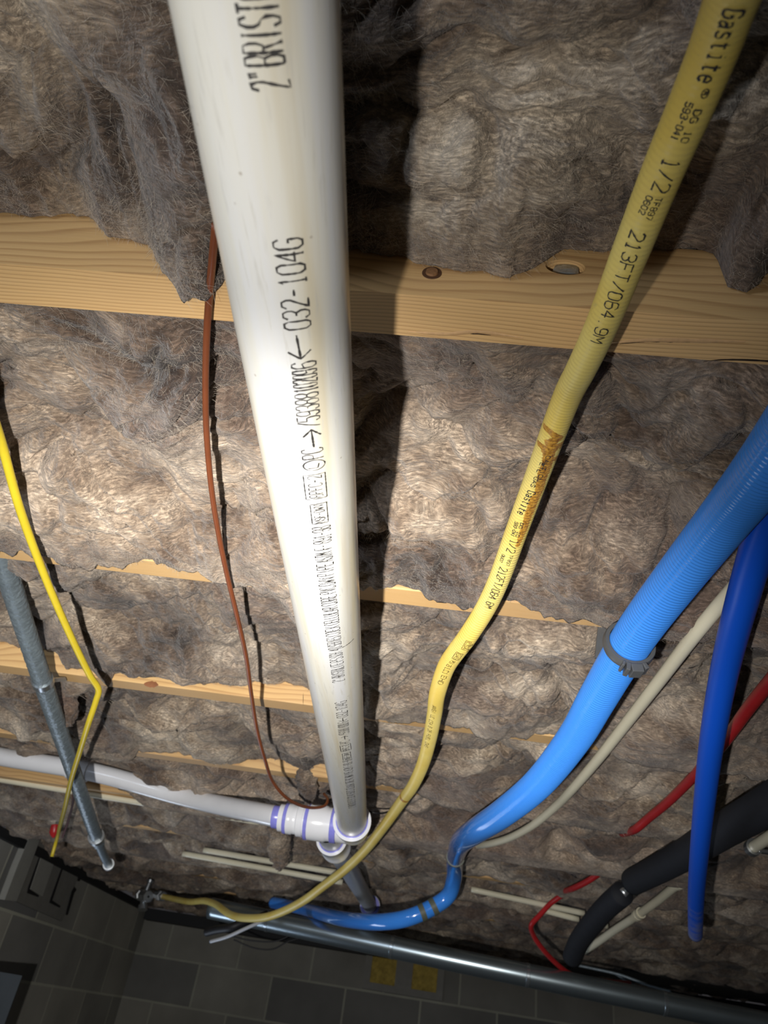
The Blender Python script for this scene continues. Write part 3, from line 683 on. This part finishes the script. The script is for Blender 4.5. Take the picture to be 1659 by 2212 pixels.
# ------------------------------------------------------------------ yellow corrugated gas tube
g = [(1640,-130,.34),(1581,0,.36),(1542,108,.375),(1490,235,.39),(1435,362,.41),(1363,542,.445),(1301,700,.485),(1254,800,.52),(1228,850,.545),(1161,1026,.63),(1117,1144,.68),(1074,1261,.73),(1045,1320,.765),(1007,1379,.80),(985,1408,.83),(965,1438,.87),(945,1497,.95),(939,1540,1.03),(928,1598,1.14),(913,1652,1.26),(891,1699,1.37),(870,1728,1.46),(828,1787,1.6),(790,1835,1.72),(747,1877,1.85),(700,1913,1.98),(660,1943,2.08),(620,1965,2.18),(575,1981,2.28),(530,1983,2.40),(500,1977,2.52),(483,1966,2.62),(465,1953,2.78),(441,1946,2.95),(411,1948,3.12),(381,1943,3.3),(350,1936,3.45)]
gp = Path([at(*q) for q in g], .0008)
gas = empty('gas_tube', gp.P[0], 'yellow corrugated gas tubing with black lettering and rust stains, snaking away under the joists', 'tubing')
RG = .0105
def grad(s): return RG-.0001+.00034*np.clip((1.6-s)/.5, 0, 1)*np.clip((s-.30)/.3, .3, 1)*np.sin(2*math.pi*s/.0036)
keep = np.ones(len(gp.s), bool); farm = gp.s > 1.5; keep[farm] = (np.arange(len(gp.s))[farm] % 10 == 0); keep[-1] = True
for A in ('s', 'P', 'T', 'N', 'B', 'VN', 'VB'): setattr(gp, A, getattr(gp, A)[keep])
go = tube('tube_body', gp, RG, M_GAS, gas, n=36, rad=grad)
# rust stain painted as an attribute along the tube
m_ = len(gp.s); n_ = 36
a_ = np.linspace(0, 2*math.pi, n_, endpoint=False)
D3 = np.cos(a_)[None, :, None]*gp.N[:, None]+np.sin(a_)[None, :, None]*gp.B[:, None]
ph = np.arctan2((D3*gp.VB[:, None]).sum(-1), (D3*gp.VN[:, None]).sum(-1))      # angle seen from the front
st = np.zeros((m_, n_))
SL = [[(1176,922,3),(1190,935,3.2),(1207,948,4),(1188,958,4.5),(1196,972,4)], [(1163,958,3),(1178,972,4.5),(1186,985,4.5)], [(1222,954,2.5),(1203,965,3.5),(1188,978,4.5)], [(1214,980,1.8),(1200,990,2.6),(1185,1000,4)],
 [(1186,985,5),(1182,1005,5),(1174,1025,5),(1169,1045,4.5),(1166,1062,4.2),(1155,1080,4.5),(1148,1100,4.2),(1141,1118,3.8),(1134,1140,3.8),(1127,1158,3.2),(1119,1178,2.4)], [(867,1727,3),(868,1729,3)]]
SP = [tuple(np.array(p)*(1-t)+np.array(q)*t) for ln in SL for p, q in zip(ln[:-1], ln[1:]) for t in np.linspace(0, 1, 4)]
for (px, py, wd) in SP:
    s0, p0 = locate(gp, RG, px, py)
    ds = (gp.s[:, None]-s0)/(.0010*wd if py < 1600 else .005); da = np.angle(np.exp(1j*(ph-p0)))*RG/(.00105*wd if py < 1600 else .02)
    st = np.maximum(st, np.exp(-.7*(ds**2+da**2)))
at_ = go.data.attributes.new('stain', 'FLOAT', 'POINT'); buf = np.zeros(len(go.data.vertices), np.float32); buf[:m_*n_] = st.ravel(); at_.data.foreach_set('value', buf)
T = []; UG = (1, .45)
def gt(gl, a, b, ch, sw=.00055, box=False): T.append(tok(gp, RG+.0004, gl, a, b, ch, UG, sw, box))
gt(L_('Gastite'), (1587,22), (1524,180), .0072, .0010); gt(['(R)'], (1527,192), (1519,212), .004, .0005)
gt(L_('593-041'), (1490,222), (1456,302), .0030, .0006); gt(L_('DG 10'), (1508,238), (1477,308), .0030, .0006)
gt(L_('1/2'), (1453,345), (1424,415), .0080, .0008); gt(L_('0602'), (1404,424), (1385,462), .0030, .0005); gt(L_('TF897'), (1424,428), (1400,475), .0030, .0005)
gt(L_('213FT/064.9M'), (1379,502), (1288,740), .0078, .0008)
gt(L_('CAUTION'), (1185,985), (1163,1040), .0034, .0006); gt(L_('ETL GAS'), (1172,1000), (1150,1052), .0034, .0006)
gt(L_('Gastite'), (1149,1062), (1124,1112), .0068, .0009)
gt(L_('593-041'), (1116,1128), (1107,1158), .003, .0006); gt(L_('DG 10'), (1128,1130), (1117,1160), .003, .0006)
gt(L_('1/2'), (1112,1168), (1102,1194), .0080, .0007); gt(L_('0602'), (1088,1198), (1082,1214), .003, .0005); gt(L_('TF897'), (1105,1200), (1096,1222), .003, .0005)
gt(L_('212FT/064.6M'), (1088,1228), (1054,1313), .0078, .0008)
write('printed_text', T, gp, RG+.0004, M_INK, gas, .0002)
T = []
gt(L_('CSA'), (1012,1388), (1003,1402), .004, .0006, True); gt(L_('6.26'), (1019,1392), (1010,1408), .003, .0006)
gt(L_('GAS'), (992,1413), (984,1424), .005, .0007, True); gt(L_('PSI 25'), (979,1428), (968,1440), .005, .0007); gt(L_('LC1'), (967,1444), (960,1456), .006, .0008); gt(L_('EHD'), (960,1460), (950,1478), .006, .0008)
gt(L_('ANSI LC'), (938,1525), (933,1552), .0055, .0007); gt(L_('CSA 6.26'), (931,1556), (927,1582), .0055, .0007); gt(L_('FUEL GAS'), (926,1586), (920,1614), .0055, .0007)
write('faded_text', T, gp, RG+.0004, M_INKB, gas, .0002)
m = MB(); 
ft = at(322, 1931, 3.5)
m.lathe(gp.P[-1]-gp.T[-1]*.02, gp.T[-1], [(0, .0115), (.0, .016), (.02, .016), (.022, .021), (.045, .021), (.047, .014), (.09, .014), (.09, .002)], 6); m.build('end_nut', M_GALVN, gas)
# ------------------------------------------------------------------ light blue corrugated conduit
b = [(1830,760,.50),(1745,880,.53),(1659,1003,.57),(1567,1119,.64),(1470,1241,.70),(1381,1359,.765),(1333,1435,.82),(1288,1512,.88),(1242,1592,.97),(1162,1693,1.10),(1085,1757,1.22),(1035,1790,1.32),(1000,1815,1.50),(988,1838,1.76),(982,1865,2.03),(980,1900,2.14),(968,1935,2.18),(930,1962,2.18),(880,1983,2.18),(830,1991,2.22),(759,1988,2.4),(681,1970,2.85),(645,1961,3.05),(590,1950,3.2)]
bp = Path([at(*q) for q in b], .0008)
RB = .021
def brad(s): return RB-.0004+.00055*np.clip((1.0-s)/.25, 0, 1)*np.clip(.35+s/.1,0,1)*np.sin(2*math.pi*s/.0040)
keep = np.ones(len(bp.s), bool); farm = bp.s > 1.05; keep[farm] = (np.arange(len(bp.s))[farm] % 12 == 0); keep[-1] = True
for A in ('s', 'P', 'T', 'N', 'B', 'VN', 'VB'): setattr(bp, A, getattr(bp, A)[keep])
blue = empty('blue_conduit', bp.P[0], 'thick light blue corrugated plastic conduit held by a grey clamp', 'conduit')
tube('tube_body', bp, RB, M_BLUE, blue, n=48, rad=brad)
for (px, py) in ((981, 1872), (938, 1957), (915, 1972)):
    s0, _ = locate(bp, RB, px, py); c, t, _n, _b = bp.at(np.array([s0])); m = MB(); m.lathe(c[0]-t[0]*.006, t[0], [(0, RB-.001), (0, RB+.0013), (.014, RB+.0013), (.014, RB-.001)], 40); m.build('tape_band', M_TAPE, blue, True)
# grey clamp
s0, _ = locate(bp, RB, 1343, 1425); c, t, vn, vb = [q[0] for q in bp.at(np.array([s0]))]
clamp = empty('pipe_clamp', c, 'grey plastic pipe clamp around the light blue conduit, fixed to a joist', 'clamp')
m = MB(); m.lathe(c-t*.0055, t, [(0, RB+.0008), (0, RB+.0045), (.003, RB+.0055), (.008, RB+.0055), (.011, RB+.0045), (.011, RB+.0008), (0, RB+.0008)], 56); cro = m.build('clamp_ring', M_CLAMP, clamp, True)
def ringpt(ang, rr): return c+(vn*math.cos(ang)+vb*math.sin(ang))*rr
# angle whose pixel is lowest on the ring
angs = np.linspace(-math.pi, math.pi, 72); py_ = [proj(ringpt(a, RB+.006))[1] for a in angs]; aL = angs[int(np.argmax(py_))]
m = MB()
for da, wd, hh in ((-.32, .0045, .007), (0, .012, .009), (.30, .0045, .009), (.48, .003, .006)):
    a = aL+da; rad_ = (vn*math.cos(a)+vb*math.sin(a)); tg = np.cross(t, rad_); m.box(c+rad_*(RB+.004+hh/2), (wd, hh, .014), np.stack([tg, rad_, t], 1))
m.build('latch', M_CLAMP, cro, bevel=.0008)
yb_ = joist_y(2)+.0012; Q = [at_y(px, py, yb_) for px, py in ((1294, 1338), (1342, 1338), (1338, 1372), (1318, 1384), (1306, 1420), (1286, 1420), (1289, 1380))]
n = len(Q); m = MB(); m.add([tuple(q) for q in Q]+[(q[0], q[1]+.004, q[2]) for q in Q], [list(range(n)), list(range(n, 2*n))[::-1]]+[[k, (k+1) % n, n+(k+1) % n, n+k] for k in range(n)]); m.build('bracket', M_CLAMP, clamp, bevel=.0006)

# ------------------------------------------------------------------ other lines on the right
def simple(name, pts, r, mat, label, cat, group=None, n=24, step=.006, body='pipe_body', **k):
    P = Path([at(*q) for q in pts], step); o = tube(name, P, r, mat, n=n, **k); tag(o, label, cat, group); return o, P
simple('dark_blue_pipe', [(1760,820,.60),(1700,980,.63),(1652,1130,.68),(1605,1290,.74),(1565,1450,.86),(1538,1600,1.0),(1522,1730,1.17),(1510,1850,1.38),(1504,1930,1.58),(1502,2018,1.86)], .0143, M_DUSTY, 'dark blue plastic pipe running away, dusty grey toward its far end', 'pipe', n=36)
simple('cream_pipe', [(1800,1010,.70),(1700,1140,.74),(1638,1212,.77),(1560,1300,.82),(1500,1372,.85),(1430,1463,.94),(1360,1553,1.06),(1290,1642,1.21),(1235,1706,1.36),(1200,1742,1.48),(1150,1783,1.62),(1100,1810,1.75),(1060,1822,1.85),(1020,1828,1.98)], .0078, M_CREAM, 'long cream plastic water pipe between the light blue conduit and the dark blue pipe', 'pipe', n=28)
simple('red_pipe', [(1800,1330,.75),(1720,1410,.82),(1659,1478,.92),(1620,1526,.99),(1560,1608,1.13),(1500,1675,1.27),(1440,1735,1.42),(1400,1768,1.52),(1374,1790,1.58),(1345,1800,1.72)], .0078, M_RED, 'red plastic pipe passing behind the dark blue pipe into the wool', 'pipe', n=28)
simple('red_pipe', [(1350,1838,1.95),(1328,1856,2.02),(1308,1876,2.08),(1270,1903,2.16),(1235,1920,2.24),(1215,1925,2.38)], .0078, M_RED, 'short length of red pipe showing through torn wool above the black sleeve', 'pipe', 'red pipe lengths in the wool')
simple('red_pipe', [(1212,1935,2.55),(1188,1953,2.58),(1165,1978,2.60),(1148,1998,2.62),(1152,2020,2.66),(1172,2050,2.70),(1195,2075,2.74),(1225,2100,2.80),(1262,2114,2.88),(1330,2122,3.0),(1360,2124,3.1)], .0078, M_RED, 'thin red pipe curving down toward the steel duct', 'pipe', 'red pipe lengths in the wool')
# black foam sleeves with a gap
fp = Path([at(1780,1660,1.25), at(1659,1738,1.32), at(1560,1795,1.47), at(1480,1845,1.65), at(1420,1878,1.80), at(1368,1904,1.93)], .01)
ins = empty('insulated_pipe', fp.P[-1], 'pipe in thick black foam sleeves passing behind the dark blue pipe', 'pipe')
o = tube('foam_sleeve', fp, .028, M_FOAM, ins, n=36)
fp2 = Path([at(1345,1930,1.98), at(1310,1960,2.06), at(1275,2000,2.18), at(1250,2035,2.28), at(1236,2068,2.36)], .01)
tube('foam_sleeve', fp2, .026, M_FOAM, ins, n=36)
ip = Path([fp.P[-2], at(1356,1920,2.0), fp2.P[1]], .01); tube('inner_pipe', ip, .014, M_GALVN, ins, n=20)
# cream pipe beside the sleeve, with couplings
q = [(1800,1722,1.35),(1659,1810,1.55),(1628,1830,1.62)]
o, P = simple('cream_pipe', q, .010, M_CREAM, 'cream plastic pipe stub at the right edge with a pale clip on its end', 'pipe')
cl = empty('pipe_clip', P.P[-1], 'pale grey plastic pipe clip at the end of the right hand cream stub', 'clip'); m = MB()
c2, t2 = P.P[-1], P.T[-1]; m.lathe(c2-t2*.006, t2, [(0, .0105), (0, .0145), (.018, .0145), (.018, .0105), (0, .0105)], 32); m.build('clip_ring', M_GALVN, cl, True)
m = MB(); sdv = np.cross(t2, [0, 0, 1]); m.box(c2+sdv*.02+np.array([0, 0, -.006]), (.03, .014, .006)); m.build('clip_foot', M_GALVN, cl, bevel=.001)
q = [(1500,1888,2.05),(1466,1909,2.12),(1420,1946,2.25),(1370,1982,2.38),(1330,2008,2.50),(1290,2036,2.62),(1262,2054,2.70)]
P = Path([at(*z) for z in q], .01); cp = empty('cream_pipe', P.P[0], 'cream plastic pipe with a coupling just below the black foam sleeve', 'pipe'); tube('pipe_body', P, .0105, M_CREAM, cp, n=24)
for px, py in ((1463, 1912), (1374, 1980)):
    s0, _ = locate(P, .0105, px, py); c, t, _n, _b = [z[0] for z in P.at(np.array([s0]))]; m = MB(); m.lathe(c-t*.016, t, [(0, .0106), (0, .0138), (.014, .0138), (.015, .0125), (.017, .0125), (.018, .0138), (.032, .0138), (.032, .0106)], 28); m.build('coupling', M_CREAM, cp, True)

# cream pipes running along the joists
simple('cream_joist_pipe', [(1372,1806,2.05),(1400,1817,2.05),(1428,1826,2.05),(1450,1833,2.06)], .0085, M_CREAM, 'short bright cream pipe end poking out beside the black foam sleeve', 'pipe', 'cream pipes running along the joists')
def along(px0, py0, px1, py1, y, r, label, cpx=None, name='cream_joist_pipe', ext=0):
    p0 = at_y(px0, py0, y); p1 = at_y(px1, py1, y); d = (p1-p0)/np.linalg.norm(p1-p0); p0 = p0-d*ext
    P = Path([p0, p1], .02, False); rt = empty(name, p0, label, 'pipe', 'cream pipes running along the joists'); tube('pipe_body', P, r, M_CREAM, rt, n=20)
    for c in cpx or []:
        k = int(np.argmin(np.abs(proj(P.P)[:, 0]-c))); m = MB(); m.lathe(P.P[k]-P.T[k]*.018, P.T[k], [(0, r), (0, r*1.3), (.016, r*1.3), (.018, r*1.15), (.020, r*1.3), (.036, r*1.3), (.036, r)], 24); m.build('coupling', M_CREAM, rt, True)
along(0, 1684, 560, 1776, joist_y(5)-.004, .0072, 'cream pipe running left along the joist under the white branch pipe', [375], ext=.5)
along(395, 1844, 740, 1906, joist_y(6)+.17, .0085, 'lower of two parallel cream pipes left of the tee', [])
along(440, 1836, 735, 1886, joist_y(6)+.14, .0085, 'upper of two parallel cream pipes left of the tee', [])
along(1018, 1921, 1262, 1973, joist_y(7)-.25, .0085, 'upper of two parallel cream pipes in the wool right of the blue bend', [])
along(1172, 1966, 1250, 1986, joist_y(7)-.23, .0085, 'lower shorter one of two parallel cream pipes near the black sleeve', [])
along(1282, 1993, 1312, 2000, joist_y(7)-.20, .0095, 'tiny cream pipe stub right of the lower black sleeve', [])

# ------------------------------------------------------------------ left side lines
gpts = [(-120,860,.84),(-60,1030,.94),(0,1190,1.04),(45,1330,1.15),(95,1480,1.29),(140,1612,1.50),(175,1715,1.72),(213,1822,2.08)]
P = Path([at(*q) for q in gpts], .0015); gv = empty('steel_pipe', P.P[0], 'rough grey galvanised steel pipe running away at the left with couplings', 'pipe')
tube('pipe_body', P, .0140, M_GALV, gv, n=40, disp=lambda s, a: .0007*perlin(s*160, a*4.5, 8)+.0005*perlin(s*420, a*9, 9)+0*a)
for px, py, r, L in ((97, 1487, .0165, .012), (213, 1820, .019, .02)):
    s0, _ = locate(P, .014, px, py); c, t, _n, _b = [z[0] for z in P.at(np.array([s0]))]; m = MB(); m.lathe(c-t*L/2, t, [(0, .0135), (0, r), (L, r), (L, .0135)], 40); m.build('coupling', M_GALVN, gv, True)
P2 = Path([P.P[-1], at(225,1850,2.25), at(235,1868,2.4)], .01); tube('pipe_end', P2, .0105, M_GALV, gv, n=24)
m = MB(); m.lathe(P2.P[-1]-P2.T[-1]*.01, P2.T[-1], [(0, .011), (0, .0155), (.02, .0155), (.024, .010), (.024, 0.001)], 24); m.build('end_cap', M_GALVN, gv, True)
s0, _ = locate(P, .014, 97, 1487); c, t, _n, _b = [z[0] for z in P.at(np.array([s0]))]
m = MB(); hx = at_z(148, 1466, H-.001); v = hx-c; Ls = np.linalg.norm(v); v /= Ls; sv = np.cross(v, t); sv /= np.linalg.norm(sv); m.box((hx+c)/2, (.012, .0015, Ls-.02), np.stack([t, sv, v], 1))
sa = m.build('strap', M_GALVN, gv)
simple('yellow_cable', [(-70,760,.68),(-30,860,.73),(0,945,.78),(40,1090,.84),(95,1240,.93),(150,1368,1.03),(195,1460,1.12),(213,1490,1.15),(208,1512,1.17),(192,1560,1.22),(172,1625,1.35),(155,1680,1.50),(140,1745,1.75),(128,1790,2.1),(122,1815,2.35),(112,1850,2.36)], .0045, M_CABLEY, 'thin bright yellow electrical cable bending sharply beside the grey steel pipe', 'cable', n=16)
w_, Pw = simple('brown_wire', [(466,485,.50),(459,560,.52),(451,650,.553),(446,740,.58),(444,840,.618),(446,930,.655),(455,1040,.705),(468,1130,.755),(488,1230,.815),(512,1330,.885),(532,1420,.97),(543,1500,1.06),(556,1580,1.16),(572,1640,1.24),(590,1690,1.33),(615,1720,1.38),(650,1740,1.45),(680,1745,1.50),(702,1740,1.53),(708,1728,1.55),(700,1715,1.60)], .0028, M_WIRE, 'thin brown wire hanging in a long curve beside the large white pipe', 'wire', n=14)
simple('dark_wire', [(705,1712,1.60),(760,1738,1.66),(810,1756,1.64),(845,1752,1.7),(880,1738,1.8)], .0018, M_BLACK, 'thin dark wire crossing behind the end of the large white pipe', 'wire', n=10)
simple('maroon_cord', [(158,1700,2.0),(158,1730,2.1),(145,1780,2.3),(135,1808,2.42)], .003, plain('maroon_cord', (.10, .015, .012), .6), 'dark maroon cord hanging behind the yellow cable near the block wall', 'cord', n=12)
rc = at(118, 1790, 2.42); m = MB(); m.lathe(rc, (0.2, .1, -1), [(-.012, .002), (-.01, .011), (.010, .013), (.018, .008), (.024, .002)], 20); tag(m.build('wire_connector', M_RED, None, True), 'small red wire connector beside the yellow cable at the wall top', 'connector')

# ------------------------------------------------------------------ steel duct and things below
d0 = at(455, 1962, 2.95); d1 = at(1700, 2222, 2.95); d2 = at(1000, 2078, 2.75)
P = Path([d0, d2, d1], .02); duct = empty('steel_duct', d0, 'long round dark steel duct crossing in front of the block wall', 'duct')
tube('duct_body', P, .033, M_DUCT, duct, n=64)
for px in (585, 850, 1134, 1435):
    k = int(np.argmin(np.abs(proj(P.P)[:, 0]-px))); m = MB(); m.lathe(P.P[k]-P.T[k]*.006, P.T[k], [(0, .033), (.001, .0343), (.011, .0343), (.012, .033)], 56); m.build('seam_band', M_DUCTJ, duct, True)
# valve at the far end of the gas line
vv = at(312, 1935, 3.55); vd = gp.T[-1]
val = empty('gas_valve', vv, 'small grey metal valve fitting at the far end of the yellow gas tube', 'valve')
m = MB(); m.lathe(vv-vd*.05, vd, [(0, .005), (0, .022), (.02, .022), (.022, .016), (.05, .026), (.06, .026), (.085, .016), (.087, .022), (.11, .022), (.11, .002)], 8); m.build('valve_body', M_GALVN, val)
m = MB(); m.lathe(vv, (0.1, 0, 1), [(0, .012), (.05, .009), (.052, .014), (.062, .014), (.062, .001)], 16); m.build('valve_stem', M_GALVN, val, True)
m = MB(); m.lathe(vv, (0.25, -.2, -1), [(0, .015), (.035, .013), (.037, .019), (.055, .019), (.055, .001)], 16); m.build('drip_leg', M_GALVN, val, True)
simple('black_hose', [(446,2014,2.7),(470,2008,2.66),(500,2003,2.62),(520,1995,2.62),(545,1988,2.64),(575,1976,2.7)], .012, M_BLACK, 'short black hose hanging under the yellow tube before the steel duct', 'hose', n=20)
simple('pale_rod', [(455,2034,2.55),(490,2024,2.5),(530,2006,2.45),(565,1990,2.42),(590,1978,2.42)], .005, M_PVCGREY, 'thin pale grey cable end under the lowest bend of the yellow tube', 'cable', n=12)
simple('loop_wire', [(500,2022,2.9),(545,2032,2.9),(600,2032,2.9),(640,2013,2.9),(670,2003,2.9)], .0025, M_BLACK, 'upper thin dark wire drooping in front of the block wall', 'wire', 'drooping dark wires', n=10)
simple('loop_wire', [(505,2030,2.95),(550,2048,2.95),(590,2050,2.95),(620,2035,2.95),(680,2018,2.95)], .0025, M_BLACK, 'lower thin dark wire drooping in front of the block wall', 'wire', 'drooping dark wires', n=10)
gc, _ = simple('grey_cable', [(1232,2082,3.2),(1280,2092,3.2),(1340,2106,3.2),(1400,2128,3.2),(1450,2142,3.2)], .005, M_GALV, 'two thin grey cables in the dark gap above the steel duct', 'cable', n=10)
under(tube('second_cable', Path([at(*z) for z in [(1330,2104,3.2),(1362,2124,3.22),(1410,2140,3.25),(1470,2155,3.25),(1520,2170,3.25)]], .006), .004, M_GALV, n=10), gc)  # a second, separate cable, parented to the first

# open block cores stuffed with yellow wool, in the far wall
Yw = YF
bx = empty('vent_block', at_y(860, 2100, Yw), 'concrete block in the far wall with two open cores stuffed with yellow wool', 'block')
cA = at_y(829, 2092, Yw-.02); cB = at_y(918, 2104, Yw-.02); zc = (cA[2]+cB[2])/2
m = MB(); w0 = .135; hh = .15
x0, x1, x2, x3, x4, x5 = cA[0]-w0/2-.035, cA[0]-w0/2, cA[0]+w0/2, cB[0]-w0/2, cB[0]+w0/2, cB[0]+w0/2+.035
for a, b_ in ((x0, x1), (x2, x3), (x4, x5)): m.box(((a+b_)/2, Yw-.018, zc), (b_-a, .036, hh))
m.box(((x0+x5)/2, Yw-.018, zc-hh/2-.016), (x5-x0, .036, .032)); m.box(((x0+x5)/2, Yw-.018, zc+hh/2+.016), (x5-x0, .036, .032)); m.build('block_shell', M_CONC, bx)
for cc in (cA, cB):
    n = 22; g_ = np.linspace(-1, 1, n); GX, GZ = np.meshgrid(g_, g_); YY = Yw-.012-.010*fbm(GX*2+cc[0]*9, GZ*2, 77, 3)-.004
    V = np.stack([cc[0]+GX*w0/2, YY, zc+GZ*hh/2], -1).reshape(-1, 3); i = np.arange(n-1)[:, None]*n; j = np.arange(n-1)[None]
    F = np.stack([i+j, i+j+1, i+n+j+1, i+n+j], -1).reshape(-1, 4); under(npmesh('yellow_stuffing', V, F, M_YWOOL), bx)

# stacked blocks on top of the left wall: pale strip and two open cores
pl = empty('wall_block', (XL+.02, 3.0, 1.9), 'pale concrete blocks with two dark outlined openings at the top of the left wall', 'block')
def wallq(pts, x): # pixels to the plane x = const
    out = []
    for p in pts:
        v = ray(p); out.append(CAM+v*(x-CAM[0])/v[0])
    return out
def plate(name, pts, x, th, mat, parent):
    Q = wallq(pts, x); n = len(Q); V = [tuple(q) for q in Q]+[(q[0]-th, q[1], q[2]) for q in Q]
    m = MB(); m.add(V, [list(range(n)), list(range(n, 2*n))[::-1]]+[[k, (k+1) % n, n+(k+1) % n, n+k] for k in range(n)]); return m.build(name, mat, parent)
plate('pale_block', [(66,1803),(88,1808),(62,1880),(36,1947),(10,1944),(38,1870)], XL+.025, .024, M_CONCL, pl)
plate('opening_frame', [(88,1808),(182,1856),(150,1945),(134,1990),(60,1958),(36,1947),(62,1880)], XL+.012, .011, M_CONC, pl)
for pts in ([(87,1846),(90,1847),(66,1922),(84,1934),(83,1938),(59,1929),(62,1915)], [(135,1870),(138,1871),(113,1945),(131,1957),(129,1961),(107,1950),(110,1940)], [(180,1862),(185,1864),(172,1904),(167,1903)], [(161,1916),(165,1922),(160,1930),(146,1977),(142,1976),(155,1926)]):
    plate('dark_gap', pts, XL+.0145, .002, M_BLACK, pl)
plate('core_infill', [(90,1848),(118,1861),(92,1937),(66,1921)], XL+.0165, .004, M_CONCL, pl)
# sheet metal corner at the lower left
sh = at(45, 2107, 2.5); m = MB(); z1 = sh[2]; m.box((sh[0]-.2, sh[1]+.01, z1-.25), (.4, .003, .5))
tag(m.build('metal_sheet', M_SHEET), 'grey blue sheet metal corner at the lower left', 'metal sheet')
# hanging scraps of wool
def scrap(p0, p1, r, label, seed):
    P = Path([p0, (p0+p1)/2+np.array([.004, 0, 0]), p1], .0025, True)
    o = tube('wool_scrap', P, r, M_FLUFF[seed % 3], n=28, rad=lambda s: r*np.clip(np.sin(np.pi*np.clip(s/P.L*.86+.12, 0, 1)), .08, 1)**.7, disp=lambda s, a: r*.35*perlin(s*90+seed, a*1.6*np.ones_like(s), seed)+r*.15*perlin(s*220, a*3*np.ones_like(s), seed+2))
    tag(o, label, 'wool scrap', 'hanging scraps of brown wool')
scrap(at(133,1480,1.42), at(150,1570,1.42), .017, 'loose brown wool scrap hanging right of the grey steel pipe', 1)
scrap(at(598,1775,2.15), at(603,1880,2.25), .03, 'brown wool scrap hanging below the white tee across the cream pipes', 2)
scrap(at(655,1640,1.62), at(665,1740,1.62), .022, 'cone shaped brown wool scrap hanging left of the large white pipe', 3)
